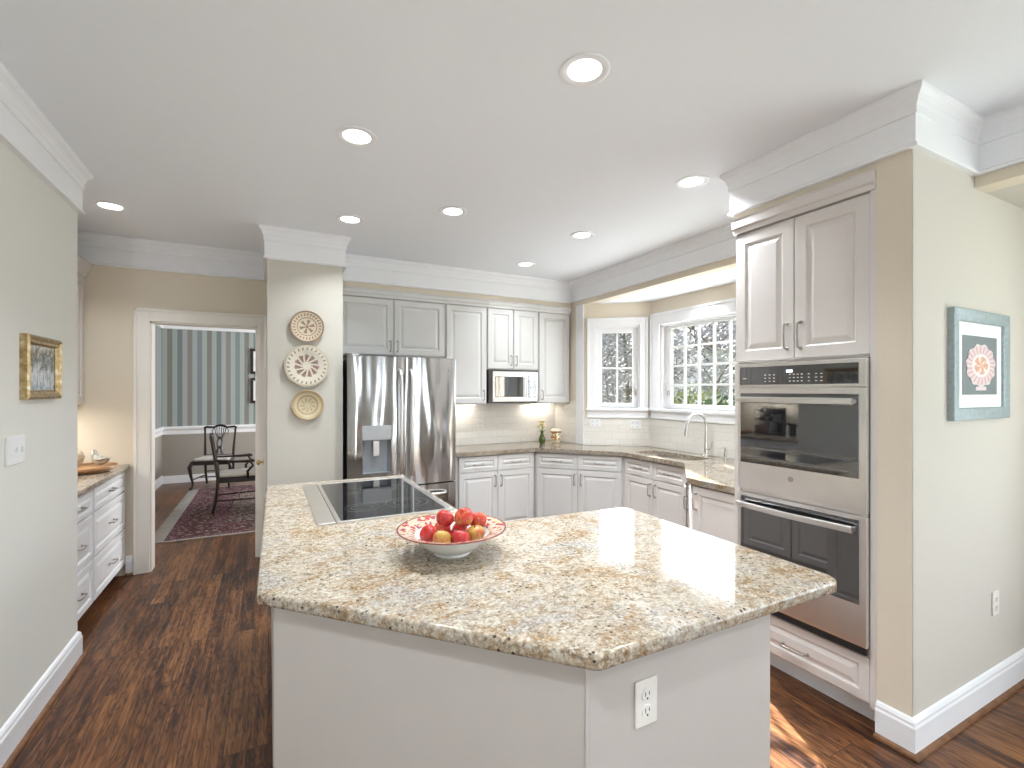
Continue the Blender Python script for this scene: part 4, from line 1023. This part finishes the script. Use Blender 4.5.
# ------------------------------------------------------------------ recessed lights
def downlight(x, y, z, label, e=6):
    t = thing('recessed_light', label, 'light', (x, y, z), 0, 'recessed ceiling lights')
    bm = B(); lathe(bm, [(.098, 0), (.098, -.004), (.092, -.006), (.074, -.005), (.068, -.001), (.062, -.0005)], 40); obj('trim_ring', bm, 'trim', t, True)
    bm = B(); lathe(bm, [(0, -.003), (.050, -.003), (.066, -.001)], 32); obj('lens', bm, 'lens', t, True)
    light('recessed_glow', 'AREA', (0, 0, -.012), e, (.90, .965, 1.03), (0, 0, -1), .12, None, t, 118)
DL = [(1.10, 1.52, 'largest, nearest recessed light above the island front edge'), (.39, 2.43, 'recessed light above the left part of the island, nearer the camera than the cooktop'),
      (-.95, 4.11, 'recessed light near the gray wall corner, leftmost on the ceiling'), (.535, 3.63, 'recessed light just in front of the plate column crown'),
      (1.15, 3.14, 'recessed light in front of the refrigerator, in the middle of the ceiling'), (2.26, 2.04, 'recessed light beside the oven tower crown'),
      (2.25, 3.14, 'recessed light between oven tower and back corner'), (2.27, 4.12, 'smallest recessed light, farthest, in front of the microwave')]
for x, y, lab in DL: downlight(x, y, HC, lab, 3 if y > 4 else 4 if x < .6 and y > 3.5 else 7)
downlight(3.46, 3.12, HB, 'recessed light in the lower ceiling above the sink', 1.2)
downlight(-.2, .2, HC, 'added unseen recessed light on the ceiling behind the camera', 8)  # unseen lamp added to fill the room from behind
downlight(1.4, -.9, HC, 'added unseen recessed light far behind the camera over the family room', 8)  # second unseen lamp added for fill

# ------------------------------------------------------------------ dining room
rg = thing('area_rug', 'oriental rug in wine red and cream on the dining room floor', 'rug', (.27, 7.25, 0))
bm = B(); box(bm, (-1.20, -1.45, .002), (1.20, 1.45, .012)); obj('pile', bm, 'rug', rg)
for s in (-1, 1):
    bm = B()
    for i in range(190):
        y = -1.45+2.9*(i+.5)/190; j = random.uniform(-.012, .012)
        bm.faces.new([bm.verts.new(p) for p in ((s*1.20, y-.006, .010), (s*1.20, y+.006, .010), (s*(1.335+random.uniform(-.01, .01)), y+.006+j, .004), (s*1.335, y-.006+j, .004))])
    obj('fringe', bm, 'fringe', rg)
    bm = B(); box(bm, (-1.20, s*1.45-.010, .002), (1.20, s*1.45+.010, .013)); obj('selvage', bm, 'fringe', rg)

def chippendale(label, loc, rot, arms):
    t = thing('dining_chair', label, 'chair', loc, rot, 'dark dining chairs in the dining room')     # faces local -y
    m = 'mahogany'; w, wf, d = .21, .265, .235
    for s in (-1, 1):
        bm = B(); tube(bm, [(s*wf, -d, .43), (s*(wf+.028), -d-.028, .36), (s*(wf+.012), -d-.012, .22), (s*(wf-.010), -d+.006, .10), (s*(wf-.004), -d-.002, .04), (s*(wf+.012), -d-.016, .018), (s*(wf+.014), -d-.018, .004)], [.028, .032, .022, .015, .015, .024, .026], 10)
        obj('leg', bm, m, t, True)
        bm = B(); tube(bm, [(s*(w-.01), d+.06, .004), (s*w, d+.02, .20), (s*w, d, .44), (s*(w+.01), d+.035, .70), (s*(w+.025), d+.075, .97)], [.017, .019, .022, .017, .016], 8); obj('leg', bm, m, t, True)
    bm = B(); prism(bm, [(-wf-.02, -d-.02), (wf+.02, -d-.02), (w+.02, d+.02), (-w-.02, d+.02)], .39, .455, .006); obj('seat_rail', bm, m, t)
    bm = B(); prism(bm, rounded([(-wf, -d), (wf, -d), (w, d-.01), (-w, d-.01)], .03), .455, .495, .014); obj('seat', bm, 'seatcloth', t, True)
    bm = B(); tube(bm, [(-w-.045, d+.070, .955), (-w-.01, d+.078, .975), (-.10, d+.078, .965), (-.05, d+.08, .99), (0, d+.08, 1.0), (.05, d+.08, .99), (.10, d+.078, .965), (w+.01, d+.078, .975), (w+.045, d+.070, .955)], [.008, .019, .017, .02, .022, .02, .017, .019, .008], 10); obj('crest_rail', bm, m, t, True)
    bm = B()
    for s in (-1, 1):
        for k, a in enumerate((.085, .055, .02)):
            tube(bm, [(s*a, d+.078, .97), (s*(a*.9), d+.066, .88), (s*(a*.35+.004), d+.052, .78), (s*(.028+a*.2), d+.035, .70), (s*(.012+a*.25), d+.018, .60), (s*(a*.6+.01), d+.004, .50)], .0085, 6)
        tube(bm, [(s*.085, d+.078, .965), (s*.13, d+.07, .90), (s*.10, d+.06, .84)], .007, 6)
    for z, y in ((.78, .052), (.62, .022)): lathe(bm, [(0, -.012), (.022, -.010), (.026, 0), (.022, .010), (0, .012)], 12, (0, d+y, z), 'y')
    box(bm, (-w, d-.01, .47), (w, d+.014, .505), .004)
    obj('splat', bm, m, t, True)
    bm = B()
    for s in (-1, 1): tube(bm, [(s*(wf-.005), -d, .16), (s*w, d+.02, .16)], .010, 6)
    tube(bm, [(-.232, 0, .16), (.232, 0, .16)], .010, 6); tube(bm, [(-w, d+.02, .22), (w, d+.02, .22)], .010, 6); obj('stretcher', bm, m, t)
    if arms:
        for s in (-1, 1):
            bm = B(); tube(bm, [(s*(w+.01), d+.03, .68), (s*(wf+.03), d-.12, .665), (s*(wf+.05), -.05, .66), (s*(wf+.045), -.14, .668), (s*(wf+.05), -.17, .655)], [.014, .015, .018, .02, .014], 8)
            tube(bm, [(s*(wf+.046), -.12, .655), (s*(wf+.055), -.15, .60), (s*(wf+.03), -.09, .53), (s*(wf+.0), -.10, .43)], [.014, .014, .016, .016], 8); obj('armrest', bm, m, t, True)
    return t
chippendale('side chair with cream seat standing against the dining room far wall', (-.74, 8.80, .013), R(-10), False).scale = (.94, .94, .94)
chippendale('armchair with cream seat seen from its side, in the middle of the rug', (-.33, 7.02, .013), R(94), True).scale = (.96, .96, .96)
tb = thing('dining_table', 'dark round dining table, only its edge shows beside the armchair', 'table', (.62, 6.95, .013))
bm = B(); lathe(bm, [(0, .74), (.66, .74), (.665, .725), (.64, .715), (0, .70)], 64); lathe(bm, [(.60, .715), (.60, .64), (.58, .64), (.58, .71)], 48); obj('tabletop', bm, 'mahogany', tb, True)
bm = B(); lathe(bm, [(0, .70), (.12, .70), (.06, .62), (.05, .45), (.09, .34), (.07, .26), (0, .24)], 24); obj('pedestal', bm, 'mahogany', tb, True)
for k in range(3):
    a = 2*PI*k/3+.5; bm = B(); tube(bm, [(.04*math.cos(a), .04*math.sin(a), .30), (.22*math.cos(a), .22*math.sin(a), .22), (.40*math.cos(a), .40*math.sin(a), .04), (.47*math.cos(a), .47*math.sin(a), .016)], [.04, .03, .022, .016], 8); obj('leg', bm, 'mahogany', tb, True)
for z, lab in ((2.03, 'dark framed picture higher on the striped dining room wall'), (1.52, 'dark framed picture lower on the striped dining room wall')):
    picture('framed_picture', lab, (-.02, 9.47, z), 0, .50, .44, .045, .03, 'mahogany', slate, .08, (.26, .20), 'print')

# ------------------------------------------------------------------ outdoors
bm = B(); box(bm, (-30, -40, -.75), (60, 60, -.70))
for v in bm.verts: pass
g = tag(obj('lawn', bm, 'grass'), 'winter lawn outside the bay windows', 'lawn'); g['kind'] = 'structure'
def cards(bm, c, rad, n, size, flat=1.0):
    for _ in range(n):
        while True:
            p = Vector((random.uniform(-1, 1), random.uniform(-1, 1), random.uniform(-1, 1)))
            if .35 < p.length < 1: break
        p = Vector((p.x*rad[0], p.y*rad[1], p.z*rad[2]))+Vector(c)
        u = Vector((random.gauss(0, 1), random.gauss(0, 1), random.gauss(0, 1))).normalized(); v = u.orthogonal().normalized(); s = size*random.uniform(.6, 1.3)
        bm.faces.new([bm.verts.new(q) for q in (p-u*s, p+v*s*.5*flat, p+u*s, p-v*s*.5*flat)])
def tree(label, x, y, h, rad, m, n, size, flat=1.0, trunk=.10, cz=None, bl=0):
    t = thing('tree' if h > 2.5 else 'shrub', label, 'tree' if h > 2.5 else 'shrub', (x, y, -.70))
    bm = B(); tube(bm, [(0, 0, 0), (.05, 0, h*.4), (-.05, .05, h*.75), (0, 0, h)], [trunk, trunk*.8, trunk*.5, trunk*.1], 8)
    for k in range(bl):
        a = random.uniform(0, 2*PI); z = h*random.uniform(.25, .85); L = h*.32
        p1 = Vector((math.cos(a)*L*.5, math.sin(a)*L*.5, z+L*.35)); p2 = Vector((math.cos(a+.3)*L, math.sin(a+.3)*L, z+L*.9))
        tube(bm, [(0, 0, z), tuple(p1), tuple(p2)], [trunk*.45, trunk*.28, trunk*.08], 6)
        for j in range(4):
            q = p1.lerp(p2, random.random()); dd_ = Vector((random.uniform(-1, 1), random.uniform(-1, 1), random.uniform(.2, 1)))*L*.5; tube(bm, [tuple(q), tuple(q+dd_)], [trunk*.12, trunk*.03], 4)
    obj('trunk', bm, 'bark', t, True)
    bm = B(); cards(bm, (0, 0, cz or h*.6), rad, n, size, flat); obj('foliage', bm, m, t)
    return t
for i, (x, y, h, lab) in enumerate(((7.2, 10.4, 5.2, 'gray bare-twigged tree outside, seen through the left half of the small window'), (8.8, 10.2, 5.0, 'gray bare-twigged tree outside, seen through the right half of the small window'),
                      (11.6, 9.6, 5.2, 'bare gray tree far outside the left panes of the large window'), (12.6, 7.6, 5.4, 'bare gray tree far outside the middle panes of the large window'), (11.6, 12.4, 5.6, 'tall gray tree in the background behind the other bare trees'))):
    tree(lab, x, y, h, (1.5, 1.5, 2.3), 'leaf_gray', 9000, .085, .45, .07, 3.3, 14)
tree('dark evergreen shrub just outside the lower left panes of the large window', 7.2, 5.8, 2.2, (.75, .75, .95), 'leaf_dark', 2200, .07, 1, .04, 1.2)
tree('dark evergreen outside the right panes of the large window', 9.6, 6.1, 3.9, (1.1, 1.1, 1.7), 'leaf_dark', 3000, .08, 1, .07, 2.2)
tree('pale yellow-green shrub outside the small window', 6.0, 8.3, 1.9, (.75, .75, .75), 'leaf_pale', 1800, .06, 1, .03, 1.3)
tree('pale leafy shrub outside between the two bay windows', 8.6, 7.8, 2.3, (1.0, 1.0, 1.0), 'leaf_pale', 2000, .07, 1, .04, 1.4)
ho = thing('neighbor_house', 'pale neighboring house beyond the large window', 'house', (17, 9.5, -.70), R(-60))
bm = B(); box(bm, (-4, 0, 0), (4, 5, 3.8)); obj('wall', bm, 'house', ho)
bm = B(); prism(bm, [(-4.3, -.3), (4.3, -.3), (4.3, 5.3), (-4.3, 5.3)], 3.8, 3.95)
r_ = [bm.verts.new(p) for p in ((-4.3, -.3, 3.95), (4.3, -.3, 3.95), (4.3, 5.3, 3.95), (-4.3, 5.3, 3.95), (-4.3, 2.5, 5.6), (4.3, 2.5, 5.6))]
for f in ((0, 1, 5, 4), (2, 3, 4, 5), (0, 4, 3), (1, 2, 5)): bm.faces.new([r_[i] for i in f])
obj('roof', bm, plain('gray shingles', (.10, .10, .11), .9), ho)
for x in (-2.4, 0, 2.4): bm = B(); box(bm, (x-.45, -.02, 1.2), (x+.45, .02, 2.6)); obj('window', bm, 'darkglass', ho)
